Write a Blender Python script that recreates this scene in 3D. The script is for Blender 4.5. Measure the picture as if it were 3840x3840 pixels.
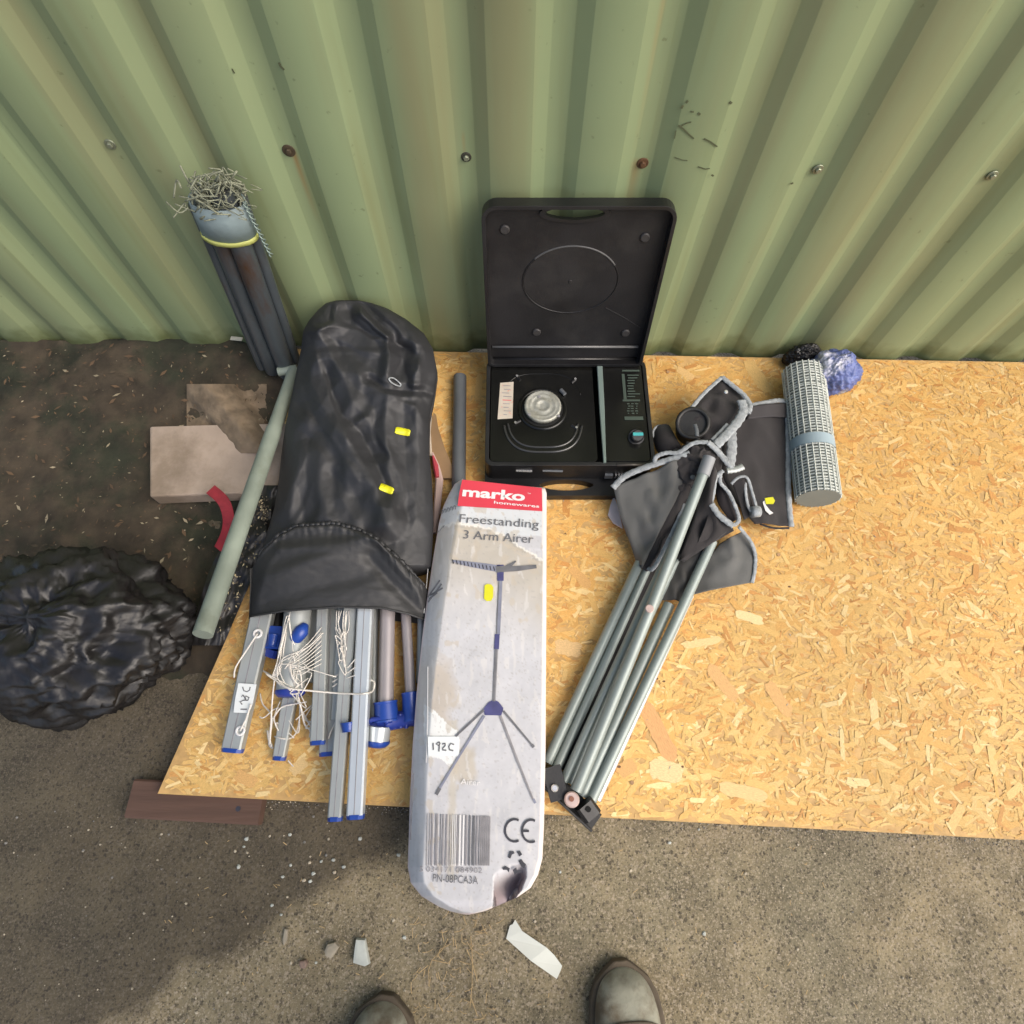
import bpy, bmesh, math, random
from mathutils import Vector, noise, Matrix
from mathutils.geometry import tessellate_polygon
random.seed(7)
R = math.radians
scene = bpy.context.scene
for o in list(bpy.data.objects): bpy.data.objects.remove(o)

# ------------------------------------------------------------------ camera, sky, sun, exposure
CAM_H, TH, F = 1.20, R(23.07), 2300.0
cam = bpy.data.objects.new('camera', bpy.data.cameras.new('camera'))
scene.collection.objects.link(cam)
cam.location = (0, 0, CAM_H); cam.rotation_euler = (TH, 0, 0)
cam.data.sensor_width = 36; cam.data.lens = 36*F/3840
cam.data.clip_start = .02; cam.data.clip_end = 200
scene.camera = cam
world = bpy.data.worlds.new('World'); scene.world = world; world.use_nodes = True
wn = world.node_tree; wn.nodes.clear()
sky = wn.nodes.new('ShaderNodeTexSky'); sky.sky_type = 'NISHITA'; sky.sun_disc = False
SUN_EL, SUN_AZ = R(46), R(120)          # azimuth from +Y clockwise
sky.sun_elevation = SUN_EL; sky.sun_rotation = SUN_AZ; sky.air_density = 1.0; sky.dust_density = 4.0; sky.ozone_density = .6
bg = wn.nodes.new('ShaderNodeBackground'); bg.inputs['Strength'].default_value = .135
wo = wn.nodes.new('ShaderNodeOutputWorld')
wn.links.new(sky.outputs[0], bg.inputs[0]); wn.links.new(bg.outputs[0], wo.inputs[0])
sl = bpy.data.lights.new('sun', 'SUN'); sl.energy = 1.5; sl.angle = R(55); sl.color = (1, .95, .88)
sun = bpy.data.objects.new('sun', sl); scene.collection.objects.link(sun)
sd = Vector((math.sin(SUN_AZ)*math.cos(SUN_EL), math.cos(SUN_AZ)*math.cos(SUN_EL), math.sin(SUN_EL)))
sun.rotation_euler = sd.to_track_quat('Z', 'Y').to_euler()
scene.render.engine = 'CYCLES'
scene.view_settings.view_transform = 'Standard'; scene.view_settings.look = 'None'
scene.view_settings.exposure = 0.72; scene.view_settings.gamma = 1.0
scene.view_settings.use_curve_mapping = False

# ------------------------------------------------------------------ measuring: a sight line through the photo meets a height or the wall
ct, st = math.cos(TH), math.sin(TH)
def ray(u, v):
    a, b = (u-1920)/F, (1920-v)/F
    return Vector((a, st+b*ct, -ct+b*st))
def P(u, v, z):
    d = ray(u, v); t = (z-CAM_H)/d.z
    return Vector((0, 0, CAM_H))+d*t
def D(u, v, dep): return Vector((0, 0, CAM_H))+ray(u, v)*dep
def wall_y(x): return .900-.023*x
def W(u, v, off=0):
    d = ray(u, v); t = (.900-off)/(d.y+.023*d.x)
    return Vector((0, 0, CAM_H))+d*t

# ------------------------------------------------------------------ object helpers
C = scene.collection
def new_obj(name, me, m, parent=None, label=None, cat=None, group=None, kind=None, smooth=False):
    o = bpy.data.objects.new(name, me); C.objects.link(o)
    if m is not None:
        for mm in (m if isinstance(m, (list, tuple)) else [m]): me.materials.append(mm)
    if smooth:
        for p in me.polygons: p.use_smooth = True
    if parent is not None: o.parent = parent
    tag(o, label, cat, group, kind)
    return o
def tag(o, label=None, cat=None, group=None, kind=None):
    if label: o['label'] = label
    if cat: o['category'] = cat
    if group: o['group'] = group
    if kind: o['kind'] = kind
    return o
def thing(name, label, cat, group=None):
    o = bpy.data.objects.new(name, None); C.objects.link(o); o.empty_display_size = .05
    return tag(o, label, cat, group)
class MB:
    def __init__(s): s.v = []; s.f = []; s.mi = []
    def add(s, vs, fs, mi=0):
        n = len(s.v); s.v += [tuple(x) for x in vs]; s.f += [tuple(i+n for i in f) for f in fs]; s.mi += [mi]*len(fs); return n
    def box(s, c, size, rot=None, mi=0):
        hx, hy, hz = [x/2 for x in size]; M = rot or Matrix.Identity(3); c = Vector(c)
        vs = [c+M@Vector((x*hx, y*hy, z*hz)) for x in (-1, 1) for y in (-1, 1) for z in (-1, 1)]
        s.add(vs, [(0,1,3,2),(4,6,7,5),(0,4,5,1),(2,3,7,6),(0,2,6,4),(1,5,7,3)], mi)
    def tube(s, pts, r, n=12, cap=True, mi=0, closed=False):
        pts = [Vector(p) for p in pts]; k = len(pts); rings = []; prev = None
        rr = r if isinstance(r, (list, tuple)) else [r]*k
        for i, p in enumerate(pts):
            a = pts[(i-1) % k] if (closed or i > 0) else p; b = pts[(i+1) % k] if (closed or i < k-1) else p
            t = (b-a).normalized()
            if prev is None:
                up = Vector((0, 0, 1)) if abs(t.z) < .9 else Vector((0, 1, 0)); nx = t.cross(up).normalized()
            else:
                nx = (prev-t*prev.dot(t)).normalized()
            prev = nx; ny = t.cross(nx)
            rings.append([p+(nx*math.cos(j*2*math.pi/n)+ny*math.sin(j*2*math.pi/n))*rr[i] for j in range(n)])
        vs = [q for g in rings for q in g]; fs = []
        for i in range(k if closed else k-1):
            i2 = (i+1) % k
            for j in range(n): fs.append((i*n+j, i*n+(j+1) % n, i2*n+(j+1) % n, i2*n+j))
        if cap and not closed: fs.append(tuple(range(n-1, -1, -1))); fs.append(tuple((k-1)*n+j for j in range(n)))
        s.add(vs, fs, mi)
    def bar(s, pts, w, h, mi=0, upv=(0, 0, 1), bev=.15):
        # flat bar: rectangular section with small chamfers, w across, h along upv
        pts = [Vector(p) for p in pts]; k = len(pts); vs = []; up0 = Vector(upv); ww = w if isinstance(w, (list, tuple)) else [w]*k
        for i, p in enumerate(pts):
            t = (pts[min(i+1, k-1)]-pts[max(i-1, 0)]).normalized(); nx = t.cross(up0).normalized(); ny = nx.cross(t).normalized()
            a, b = ww[i]/2, h/2; c = min(a, b)*bev*2
            for x, y in ((-a+c, -b), (a-c, -b), (a, -b+c), (a, b-c), (a-c, b), (-a+c, b), (-a, b-c), (-a, -b+c)):
                vs.append(p+nx*x+ny*y)
        fs = []
        for i in range(k-1):
            for j in range(8): fs.append((i*8+j, i*8+(j+1) % 8, i*8+8+(j+1) % 8, i*8+8+j))
        fs.append(tuple(range(7, -1, -1))); fs.append(tuple((k-1)*8+j for j in range(8)))
        s.add(vs, fs, mi)
    def disc(s, c, nrm, r, h, n=20, mi=0, rim=.0):
        c = Vector(c); nrm = Vector(nrm).normalized(); ax = nrm.orthogonal().normalized(); ay = nrm.cross(ax)
        prof = [(r, 0), (r, h-rim), (r-rim, h)] if rim else [(r, 0), (r, h)]
        vs = []; fs = []
        for (q, z) in prof:
            vs += [c+(ax*math.cos(a)+ay*math.sin(a))*q+nrm*z for a in [j*2*math.pi/n for j in range(n)]]
        m = len(prof)
        for i in range(m-1):
            for j in range(n): fs.append((i*n+j, i*n+(j+1) % n, (i+1)*n+(j+1) % n, (i+1)*n+j))
        fs.append(tuple(range(n-1, -1, -1))); fs.append(tuple((m-1)*n+j for j in range(n)))
        s.add(vs, fs, mi)
    def prism(s, outer, holes, fn, c0, c1, mi=0):
        # polygon with holes in (a,b), extruded from c0 to c1 through fn(a,b,c)
        loops = [outer]+holes; flat = [p for l in loops for p in l]
        tri = tessellate_polygon([[Vector((p[0], p[1], 0)) for p in l] for l in loops]); n = len(flat)
        vs = [fn(a, b, c1) for a, b in flat]+[fn(a, b, c0) for a, b in flat]
        fs = [tuple(t) for t in tri]+[tuple(i+n for i in reversed(t)) for t in tri]; k = 0
        for l in loops:
            m = len(l)
            for j in range(m): fs.append((k+j, k+(j+1) % m, n+k+(j+1) % m, n+k+j))
            k += m
        s.add(vs, fs, mi)
    def build(s, name, m, parent=None, smooth=False, autos=None, **kw):
        me = bpy.data.meshes.new(name); me.from_pydata(s.v, [], s.f)
        if any(s.mi): me.polygons.foreach_set('material_index', s.mi)
        bm = bmesh.new(); bm.from_mesh(me); bmesh.ops.recalc_face_normals(bm, faces=bm.faces); bm.to_mesh(me); bm.free()
        me.update(); o = new_obj(name, me, m, parent, smooth=smooth or autos is not None, **kw)
        if autos is not None:
            bm = bmesh.new(); bm.from_mesh(me)
            for e in bm.edges:
                if len(e.link_faces) == 2 and e.calc_face_angle(0) > R(autos): e.smooth = False
            bm.to_mesh(me); bm.free()
        return o
def lerp(a, b, t): return a+(b-a)*t
def interp(tab, x):
    if x <= tab[0][0]: return tab[0][1]
    for (x0, y0), (x1, y1) in zip(tab, tab[1:]):
        if x <= x1: return lerp(y0, y1, (x-x0)/(x1-x0))
    return tab[-1][1]
def smooth(a, b, x):
    t = max(0, min(1, (x-a)/(b-a))); return t*t*(3-2*t)
def spline(pts, n=8, closed=False):
    pts = [Vector(p) for p in pts]; out = []; k = len(pts)
    for i in range(k if closed else k-1):
        p0 = pts[(i-1) % k] if (closed or i > 0) else pts[i]; p1 = pts[i]; p2 = pts[(i+1) % k]
        p3 = pts[(i+2) % k] if (closed or i < k-2) else p2
        for j in range(n):
            t = j/n
            out.append(.5*((2*p1)+(p2-p0)*t+(2*p0-5*p1+4*p2-p3)*t*t+(3*p1-p0-3*p2+p3)*t*t*t))
    if not closed: out.append(pts[-1])
    return out
def segdist(px, py, poly):
    best = 1e9
    for (x0, y0), (x1, y1) in zip(poly, poly[1:]):
        dx, dy = x1-x0, y1-y0; L = dx*dx+dy*dy or 1
        t = max(0, min(1, ((px-x0)*dx+(py-y0)*dy)/L)); best = min(best, math.hypot(px-x0-dx*t, py-y0-dy*t))
    return best
def in_poly(x, y, poly):
    c = False; j = len(poly)-1
    for i in range(len(poly)):
        xi, yi = poly[i]; xj, yj = poly[j]
        if (yi > y) != (yj > y) and x < (xj-xi)*(y-yi)/(yj-yi)+xi: c = not c
        j = i
    return c
def nz(x, y, z=0, s=1.0): return noise.noise(Vector((x*s, y*s, z*s)))

# ------------------------------------------------------------------ materials
def mat(name, col, rough=.6, metal=0, var=.12, vs=8, bump=0, bs=60, coat=0, attr=None, spec=.5, col2=None, mask=(3, .45, .6), stretch=(1, 1, 1), sheen=0, uv=False, rvar=.0, emis=None):
    m = bpy.data.materials.new(name); m.use_nodes = True; nt = m.node_tree; N = nt.nodes; Lk = nt.links.new
    b = N['Principled BSDF']; b.inputs['Roughness'].default_value = rough; b.inputs['Metallic'].default_value = metal
    b.inputs['Specular IOR Level'].default_value = spec; b.inputs['Coat Weight'].default_value = coat; b.inputs['Coat Roughness'].default_value = .15
    if sheen: b.inputs['Sheen Weight'].default_value = sheen
    tc = N.new('ShaderNodeTexCoord'); mp = N.new('ShaderNodeMapping'); mp.inputs['Scale'].default_value = stretch
    Lk(tc.outputs['UV' if uv else 'Object'], mp.inputs[0])
    n1 = N.new('ShaderNodeTexNoise'); n1.inputs['Scale'].default_value = vs; n1.inputs['Detail'].default_value = 6; Lk(mp.outputs[0], n1.inputs['Vector'])
    if attr:
        base = N.new('ShaderNodeVertexColor'); base.layer_name = attr
    else:
        base = N.new('ShaderNodeRGB'); base.outputs[0].default_value = (*col, 1)
    src = base.outputs[0]
    if col2:
        n2 = N.new('ShaderNodeTexNoise'); n2.inputs['Scale'].default_value = mask[0]; n2.inputs['Detail'].default_value = 8; n2.inputs['Roughness'].default_value = .65
        Lk(mp.outputs[0], n2.inputs['Vector'])
        mr = N.new('ShaderNodeMapRange'); mr.inputs[1].default_value = mask[1]; mr.inputs[2].default_value = mask[2]; Lk(n2.outputs[0], mr.inputs[0])
        mx = N.new('ShaderNodeMix'); mx.data_type = 'RGBA'; Lk(mr.outputs[0], mx.inputs[0]); Lk(src, mx.inputs[6]); mx.inputs[7].default_value = (*col2, 1); src = mx.outputs[2]
    hv = N.new('ShaderNodeHueSaturation'); mr2 = N.new('ShaderNodeMapRange'); mr2.inputs[1].default_value = .3; mr2.inputs[2].default_value = .7
    mr2.inputs[3].default_value = 1-var; mr2.inputs[4].default_value = 1+var; Lk(n1.outputs[0], mr2.inputs[0]); Lk(mr2.outputs[0], hv.inputs['Value']); Lk(src, hv.inputs['Color'])
    Lk(hv.outputs[0], b.inputs['Base Color'])
    if rvar:
        mr3 = N.new('ShaderNodeMapRange'); mr3.inputs[1].default_value = .3; mr3.inputs[2].default_value = .7
        mr3.inputs[3].default_value = max(.05, rough-rvar); mr3.inputs[4].default_value = min(1, rough+rvar); Lk(n1.outputs[0], mr3.inputs[0]); Lk(mr3.outputs[0], b.inputs['Roughness'])
    if bump:
        n3 = N.new('ShaderNodeTexNoise'); n3.inputs['Scale'].default_value = bs; n3.inputs['Detail'].default_value = 5; Lk(mp.outputs[0], n3.inputs['Vector'])
        bp = N.new('ShaderNodeBump'); bp.inputs['Strength'].default_value = bump; bp.inputs['Distance'].default_value = .002; Lk(n3.outputs[0], bp.inputs['Height']); Lk(bp.outputs[0], b.inputs['Normal'])
    return m

# asphalt: speckled grit, mossy tint, one damp patch at the left
def make_asphalt():
    m = mat('asphalt', (.215, .172, .100), .92, var=.30, vs=14, bump=1.0, bs=210, col2=(.160, .138, .086), mask=(2.6, .42, .62))
    nt = m.node_tree; N = nt.nodes; Lk = nt.links.new; b = N['Principled BSDF']; src = b.inputs['Base Color'].links[0].from_socket
    tc = N.new('ShaderNodeTexCoord')
    def speck(scale, lo, hi, col, src, fac=1.0, w=0):
        vo = N.new('ShaderNodeTexVoronoi'); vo.inputs['Scale'].default_value = scale
        wn_ = N.new('ShaderNodeTexNoise'); wn_.inputs['Scale'].default_value = scale*1.1; wn_.inputs['Detail'].default_value = 3; Lk(tc.outputs['Object'], wn_.inputs['Vector'])
        vm = N.new('ShaderNodeVectorMath'); vm.operation = 'MULTIPLY_ADD'; Lk(wn_.outputs['Color'], vm.inputs[0]); vm.inputs[1].default_value = (1.6/scale,)*3; Lk(tc.outputs['Object'], vm.inputs[2]); Lk(vm.outputs[0], vo.inputs['Vector'])
        sep = N.new('ShaderNodeSeparateColor'); Lk(vo.outputs['Color'], sep.inputs[0])
        a = N.new('ShaderNodeMapRange'); a.inputs[1].default_value = lo; a.inputs[2].default_value = hi; Lk(sep.outputs[w], a.inputs[0])
        d = N.new('ShaderNodeMapRange'); d.inputs[1].default_value = .55; d.inputs[2].default_value = .35; Lk(vo.outputs['Distance'], d.inputs[0])
        mu = N.new('ShaderNodeMath'); mu.operation = 'MULTIPLY'; Lk(a.outputs[0], mu.inputs[0]); Lk(d.outputs[0], mu.inputs[1])
        m2 = N.new('ShaderNodeMath'); m2.operation = 'MULTIPLY'; Lk(mu.outputs[0], m2.inputs[0]); m2.inputs[1].default_value = fac
        mx = N.new('ShaderNodeMix'); mx.data_type = 'RGBA'; Lk(m2.outputs[0], mx.inputs[0]); Lk(src, mx.inputs[6]); mx.inputs[7].default_value = (*col, 1)
        return mx.outputs[2]
    src = speck(330, .45, .8, (.34, .285, .20), src, .8, 0)
    src = speck(300, .5, .8, (.030, .024, .017), src, .7, 1)
    src = speck(190, .72, .9, (.36, .30, .22), src, .6, 2)
    src = speck(150, .74, .9, (.04, .032, .022), src, .75, 0)
    src = speck(520, .5, .9, (.33, .27, .19), src, .5, 1)
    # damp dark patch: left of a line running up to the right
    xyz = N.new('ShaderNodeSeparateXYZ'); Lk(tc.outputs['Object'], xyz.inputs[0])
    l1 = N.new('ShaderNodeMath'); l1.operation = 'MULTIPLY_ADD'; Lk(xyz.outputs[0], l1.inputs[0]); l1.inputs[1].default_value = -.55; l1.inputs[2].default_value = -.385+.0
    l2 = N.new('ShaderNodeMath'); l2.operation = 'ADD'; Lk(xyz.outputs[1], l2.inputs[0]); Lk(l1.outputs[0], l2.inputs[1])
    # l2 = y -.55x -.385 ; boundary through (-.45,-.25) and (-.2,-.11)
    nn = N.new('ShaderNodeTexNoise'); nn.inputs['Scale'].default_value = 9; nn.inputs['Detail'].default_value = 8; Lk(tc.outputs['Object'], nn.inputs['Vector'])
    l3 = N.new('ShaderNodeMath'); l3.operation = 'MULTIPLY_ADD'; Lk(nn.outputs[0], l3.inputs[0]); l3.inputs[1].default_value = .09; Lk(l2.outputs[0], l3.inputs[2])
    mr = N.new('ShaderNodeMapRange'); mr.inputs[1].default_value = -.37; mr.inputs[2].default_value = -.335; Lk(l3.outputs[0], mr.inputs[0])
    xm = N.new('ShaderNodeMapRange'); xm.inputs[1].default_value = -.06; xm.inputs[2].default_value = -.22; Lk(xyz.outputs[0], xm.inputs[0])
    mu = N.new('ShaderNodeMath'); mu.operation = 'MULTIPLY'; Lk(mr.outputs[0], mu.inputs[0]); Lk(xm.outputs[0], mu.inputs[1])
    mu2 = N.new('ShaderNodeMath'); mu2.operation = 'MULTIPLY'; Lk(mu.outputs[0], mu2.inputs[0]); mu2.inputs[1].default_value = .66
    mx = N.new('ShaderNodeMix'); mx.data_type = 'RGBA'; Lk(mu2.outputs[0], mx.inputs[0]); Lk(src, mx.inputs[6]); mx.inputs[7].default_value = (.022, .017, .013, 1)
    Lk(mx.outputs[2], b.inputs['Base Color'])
    return m
# painted cladding: faded green, drips, rust under the screws, dirt along the foot
def make_green():
    m = mat('green_paint', (.208, .262, .140), .58, var=.10, vs=3.0, bump=.10, bs=14, col2=(.226, .264, .142), mask=(2.2, .45, .62), stretch=(1, 1, .18), spec=.45)
    nt = m.node_tree; N = nt.nodes; Lk = nt.links.new; b = N['Principled BSDF']; src = b.inputs['Base Color'].links[0].from_socket
    tc = N.new('ShaderNodeTexCoord'); xyz = N.new('ShaderNodeSeparateXYZ'); Lk(tc.outputs['Object'], xyz.inputs[0])
    def M(op, a, b_, c=None):
        k = N.new('ShaderNodeMath'); k.operation = op
        for i, q in enumerate((a, b_, c)):
            if q is None: continue
            if isinstance(q, (int, float)): k.inputs[i].default_value = q
            else: Lk(q, k.inputs[i])
        return k.outputs[0]
    def MR(x, a, b_, c=0, d=1):
        k = N.new('ShaderNodeMapRange'); Lk(x, k.inputs[0])
        for i, q in enumerate((a, b_, c, d)): k.inputs[i+1].default_value = q
        return k.outputs[0]
    def mix(f, src, col):
        mx = N.new('ShaderNodeMix'); mx.data_type = 'RGBA'; Lk(f, mx.inputs[0]); Lk(src, mx.inputs[6]); mx.inputs[7].default_value = (*col, 1); return mx.outputs[2]
    # long algae drips
    mp = N.new('ShaderNodeMapping'); mp.inputs['Scale'].default_value = (1, 1, .06); Lk(tc.outputs['Object'], mp.inputs[0])
    dn = N.new('ShaderNodeTexNoise'); dn.inputs['Scale'].default_value = 24; dn.inputs['Detail'].default_value = 5; Lk(mp.outputs[0], dn.inputs['Vector'])
    src = mix(M('MULTIPLY', MR(dn.outputs[0], .55, .75), .38), src, (.15, .15, .05))
    dn2 = N.new('ShaderNodeTexNoise'); dn2.inputs['Scale'].default_value = 11; dn2.inputs['Detail'].default_value = 4; Lk(mp.outputs[0], dn2.inputs['Vector'])
    src = mix(M('MULTIPLY', MR(dn2.outputs[0], .50, .70), .50), src, (.20, .17, .085))
    # rust runs below the screws
    for (x0, z0, w, L, a) in ((-.351, .520, .007, .14, .75), (.201, .51, .012, .10, .5), (.193, .80, .006, .30, .40), (-.076, .55, .004, .05, .3)):
        dx = M('ABSOLUTE', M('SUBTRACT', xyz.outputs[0], x0), None)
        f = M('MULTIPLY', MR(dx, w, 0), M('MULTIPLY', MR(xyz.outputs[2], z0-L, z0-.01), MR(xyz.outputs[2], z0+.012, z0)))
        src = mix(M('MULTIPLY', f, a), src, (.26, .14, .045))
    # splash dirt at the foot
    sn = N.new('ShaderNodeTexNoise'); sn.inputs['Scale'].default_value = 30; sn.inputs['Detail'].default_value = 6; Lk(tc.outputs['Object'], sn.inputs['Vector'])
    h = M('MULTIPLY_ADD', sn.outputs[0], -.09, xyz.outputs[2])
    src = mix(M('MULTIPLY', MR(h, .05, -.005), .8), src, (.075, .09, .03))
    sp = N.new('ShaderNodeTexNoise'); sp.inputs['Scale'].default_value = 70; sp.inputs['Detail'].default_value = 3; Lk(tc.outputs['Object'], sp.inputs['Vector'])
    src = mix(M('MULTIPLY', MR(sp.outputs[0], .70, .76), .5), src, (.10, .11, .05))
    Lk(src, b.inputs['Base Color'])
    return m
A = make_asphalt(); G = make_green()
OSB = mat('strand_wood', (.5, .3, .13), .6, attr='Col', var=.20, vs=5, bump=.25, bs=22, uv=True, stretch=(1.2, 9, 1), spec=.35)
OSBE = mat('board_edge', (.36, .22, .11), .8, var=.25, vs=60, bump=.5, bs=120)
SOIL = mat('soil', (.045, .034, .022), .95, var=.4, vs=22, bump=1, bs=90, col2=(.02, .022, .012), mask=(7, .45, .6))
SLAB = mat('slab', (.34, .27, .215), .9, var=.14, vs=14, bump=.6, bs=80, col2=(.22, .17, .125), mask=(6, .5, .66))
BLACKP = mat('black_plastic', (.009, .0088, .0095), .42, var=.3, vs=14, bump=.12, bs=260, rvar=.10)
BLACKP2 = mat('lid_plastic', (.013, .0123, .013), .5, var=.25, vs=9, bump=.12, bs=300, rvar=.10, col2=(.034, .032, .030), mask=(7, .48, .80), spec=.35)
ENAMEL = mat('black_enamel', (.006, .006, .0055), .25, var=.4, vs=12, coat=.15, bump=.06, bs=90, col2=(.014, .013, .010), mask=(9, .55, .8), spec=.35)
BURN = mat('cast_alloy', (.42, .42, .37), .55, metal=.55, var=.22, vs=40, bump=.5, bs=150, col2=(.28, .27, .21), mask=(30, .45, .65))
STEEL = mat('pale_strip', (.21, .27, .245), .35, metal=.35, var=.1, vs=20)
NYLON = mat('black_nylon', (.0205, .021, .0235), .60, var=.22, vs=10, bump=.12, bs=300, spec=.55, rvar=.04)
NYLON2 = mat('black_nylon_hood', (.026, .026, .027), .60, var=.15, vs=10, bump=.12, bs=300, spec=.5)
ALU = mat('aluminium', (.36, .38, .37), .42, metal=.35, var=.08, vs=10, bump=.05, bs=80, stretch=(1, 1, 1), rvar=.05)
ALUB = mat('bright_aluminium', (.56, .60, .62), .3, metal=.45, var=.06, vs=10)
LILAC = mat('lilac_tube', (.33, .30, .305), .38, metal=.3, var=.06, vs=10)
BLUE = mat('blue_plastic', (.014, .05, .27), .32, var=.15, vs=30, spec=.5)
BLUED = mat('dark_blue_plastic', (.012, .03, .22), .35, var=.2, vs=30)
CORD = mat('white_cord', (.68, .64, .58), .8, var=.12, vs=60, bump=.5, bs=500)
GTUBE = mat('grey_green_tube', (.25, .29, .275), .48, metal=.25, var=.10, vs=14, coat=.15, col2=(.27, .31, .29), mask=(7, .55, .75))
GPOLE = mat('old_grey_pole', (.21, .245, .205), .45, var=.16, vs=16, bump=.15, bs=60, col2=(.12, .13, .09), mask=(5, .56, .72))
DTUBE = mat('steel_tube', (.13, .14, .15), .45, metal=.2, var=.12, vs=18)
OLDST = mat('weathered_steel', (.085, .10, .112), .30, metal=.45, var=.2, vs=18, col2=(.07, .038, .022), mask=(9, .52, .66), stretch=(1, 1, .35), bump=.3, bs=60)
DFAB = mat('charcoal_cloth', (.026, .0225, .023), .85, var=.12, vs=14, bump=.5, bs=700, sheen=.1)
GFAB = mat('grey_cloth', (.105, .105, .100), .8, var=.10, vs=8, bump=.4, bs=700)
TRIM = mat('grey_binding', (.30, .32, .33), .8, var=.28, vs=110, bump=1, bs=350)
RUB = mat('black_rubber', (.022, .021, .02), .5, var=.2, vs=30, bump=.2, bs=200)
RIV = mat('rivet_metal', (.75, .74, .72), .25, metal=.8, var=.05)
COPPER = mat('washer', (.55, .42, .38), .4, metal=.5, var=.15, vs=60)
CARD = mat('carton', (.6, .6, .6), .48, attr='Col', var=.05, vs=6, bump=.18, bs=26, spec=.45, coat=.12)
KRAFT = mat('brown_card', (.26, .165, .085), .85, var=.12, vs=20, bump=.3, bs=120)
RED = mat('red_print', (.60, .05, .075), .42, var=.06, vs=14, spec=.4)
WHITE = mat('white_print', (.70, .685, .675), .5, var=.04, vs=14)
INK = mat('grey_ink', (.13, .13, .14), .5, var=.2, vs=60)
INKD = mat('dark_ink', (.035, .035, .045), .5, var=.2, vs=60)
INKF = mat('faded_ink', (.24, .23, .24), .5, var=.2, vs=60)
BINK = mat('blue_ink', (.055, .055, .16), .5, var=.2, vs=60)
BINK2 = mat('pale_blue_ink', (.20, .21, .27), .5, var=.15, vs=60)
YEL = mat('yellow_sticker', (.62, .60, .015), .5, var=.05, vs=30)
PAPER = mat('paper', (.60, .62, .56), .75, var=.05, vs=20, bump=.3, bs=40)
TAG = mat('paper_tag', (.70, .73, .73), .6, var=.03, vs=20)
BROWNL = mat('wood_block', (.10, .055, .038), .8, var=.25, vs=14, bump=.5, bs=60, stretch=(.3, 3, 3))
STONE = mat('pale_stone', (.42, .44, .40), .85, var=.15, vs=40, bump=.4, bs=120)
STONEB = mat('buff_stone', (.33, .29, .22), .9, var=.2, vs=40, bump=.4, bs=120)
TWIG = mat('straw', (.42, .30, .15), .9, var=.3, vs=50)
TAPE = mat('blue_tape', (.19, .245, .255), .6, var=.12, vs=30, bump=.5, bs=60)
YTAPE = mat('yellow_tape', (.36, .38, .11), .5, var=.1, vs=30)
WOOL = mat('frayed_wool', (.20, .21, .15), .95, var=.3, vs=80, bump=1, bs=200)
REDS = mat('red_webbing', (.20, .012, .02), .8, var=.2, vs=60)
SACK = mat('black_sack', (.013, .012, .012), .42, var=.3, vs=16, bump=.6, bs=60, rvar=.1)
BOOT = mat('worn_boot', (.26, .255, .20), .82, var=.22, vs=20, bump=.7, bs=70, col2=(.115, .088, .055), mask=(16, .44, .62))
SOLE = mat('boot_sole', (.085, .066, .045), .9, var=.3, vs=30, bump=.4, bs=100)
TROUS = mat('dark_trousers', (.03, .035, .05), .85, var=.15, vs=12, bump=.4, bs=200)
BPLAST = mat('blue_bag', (.10, .13, .30), .4, var=.3, vs=20, col2=(.45, .45, .5), mask=(14, .55, .65))
MESHW = mat('white_mesh', (.55, .57, .52), .6, var=.12, vs=40)
HAZE_FREE = None

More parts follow.
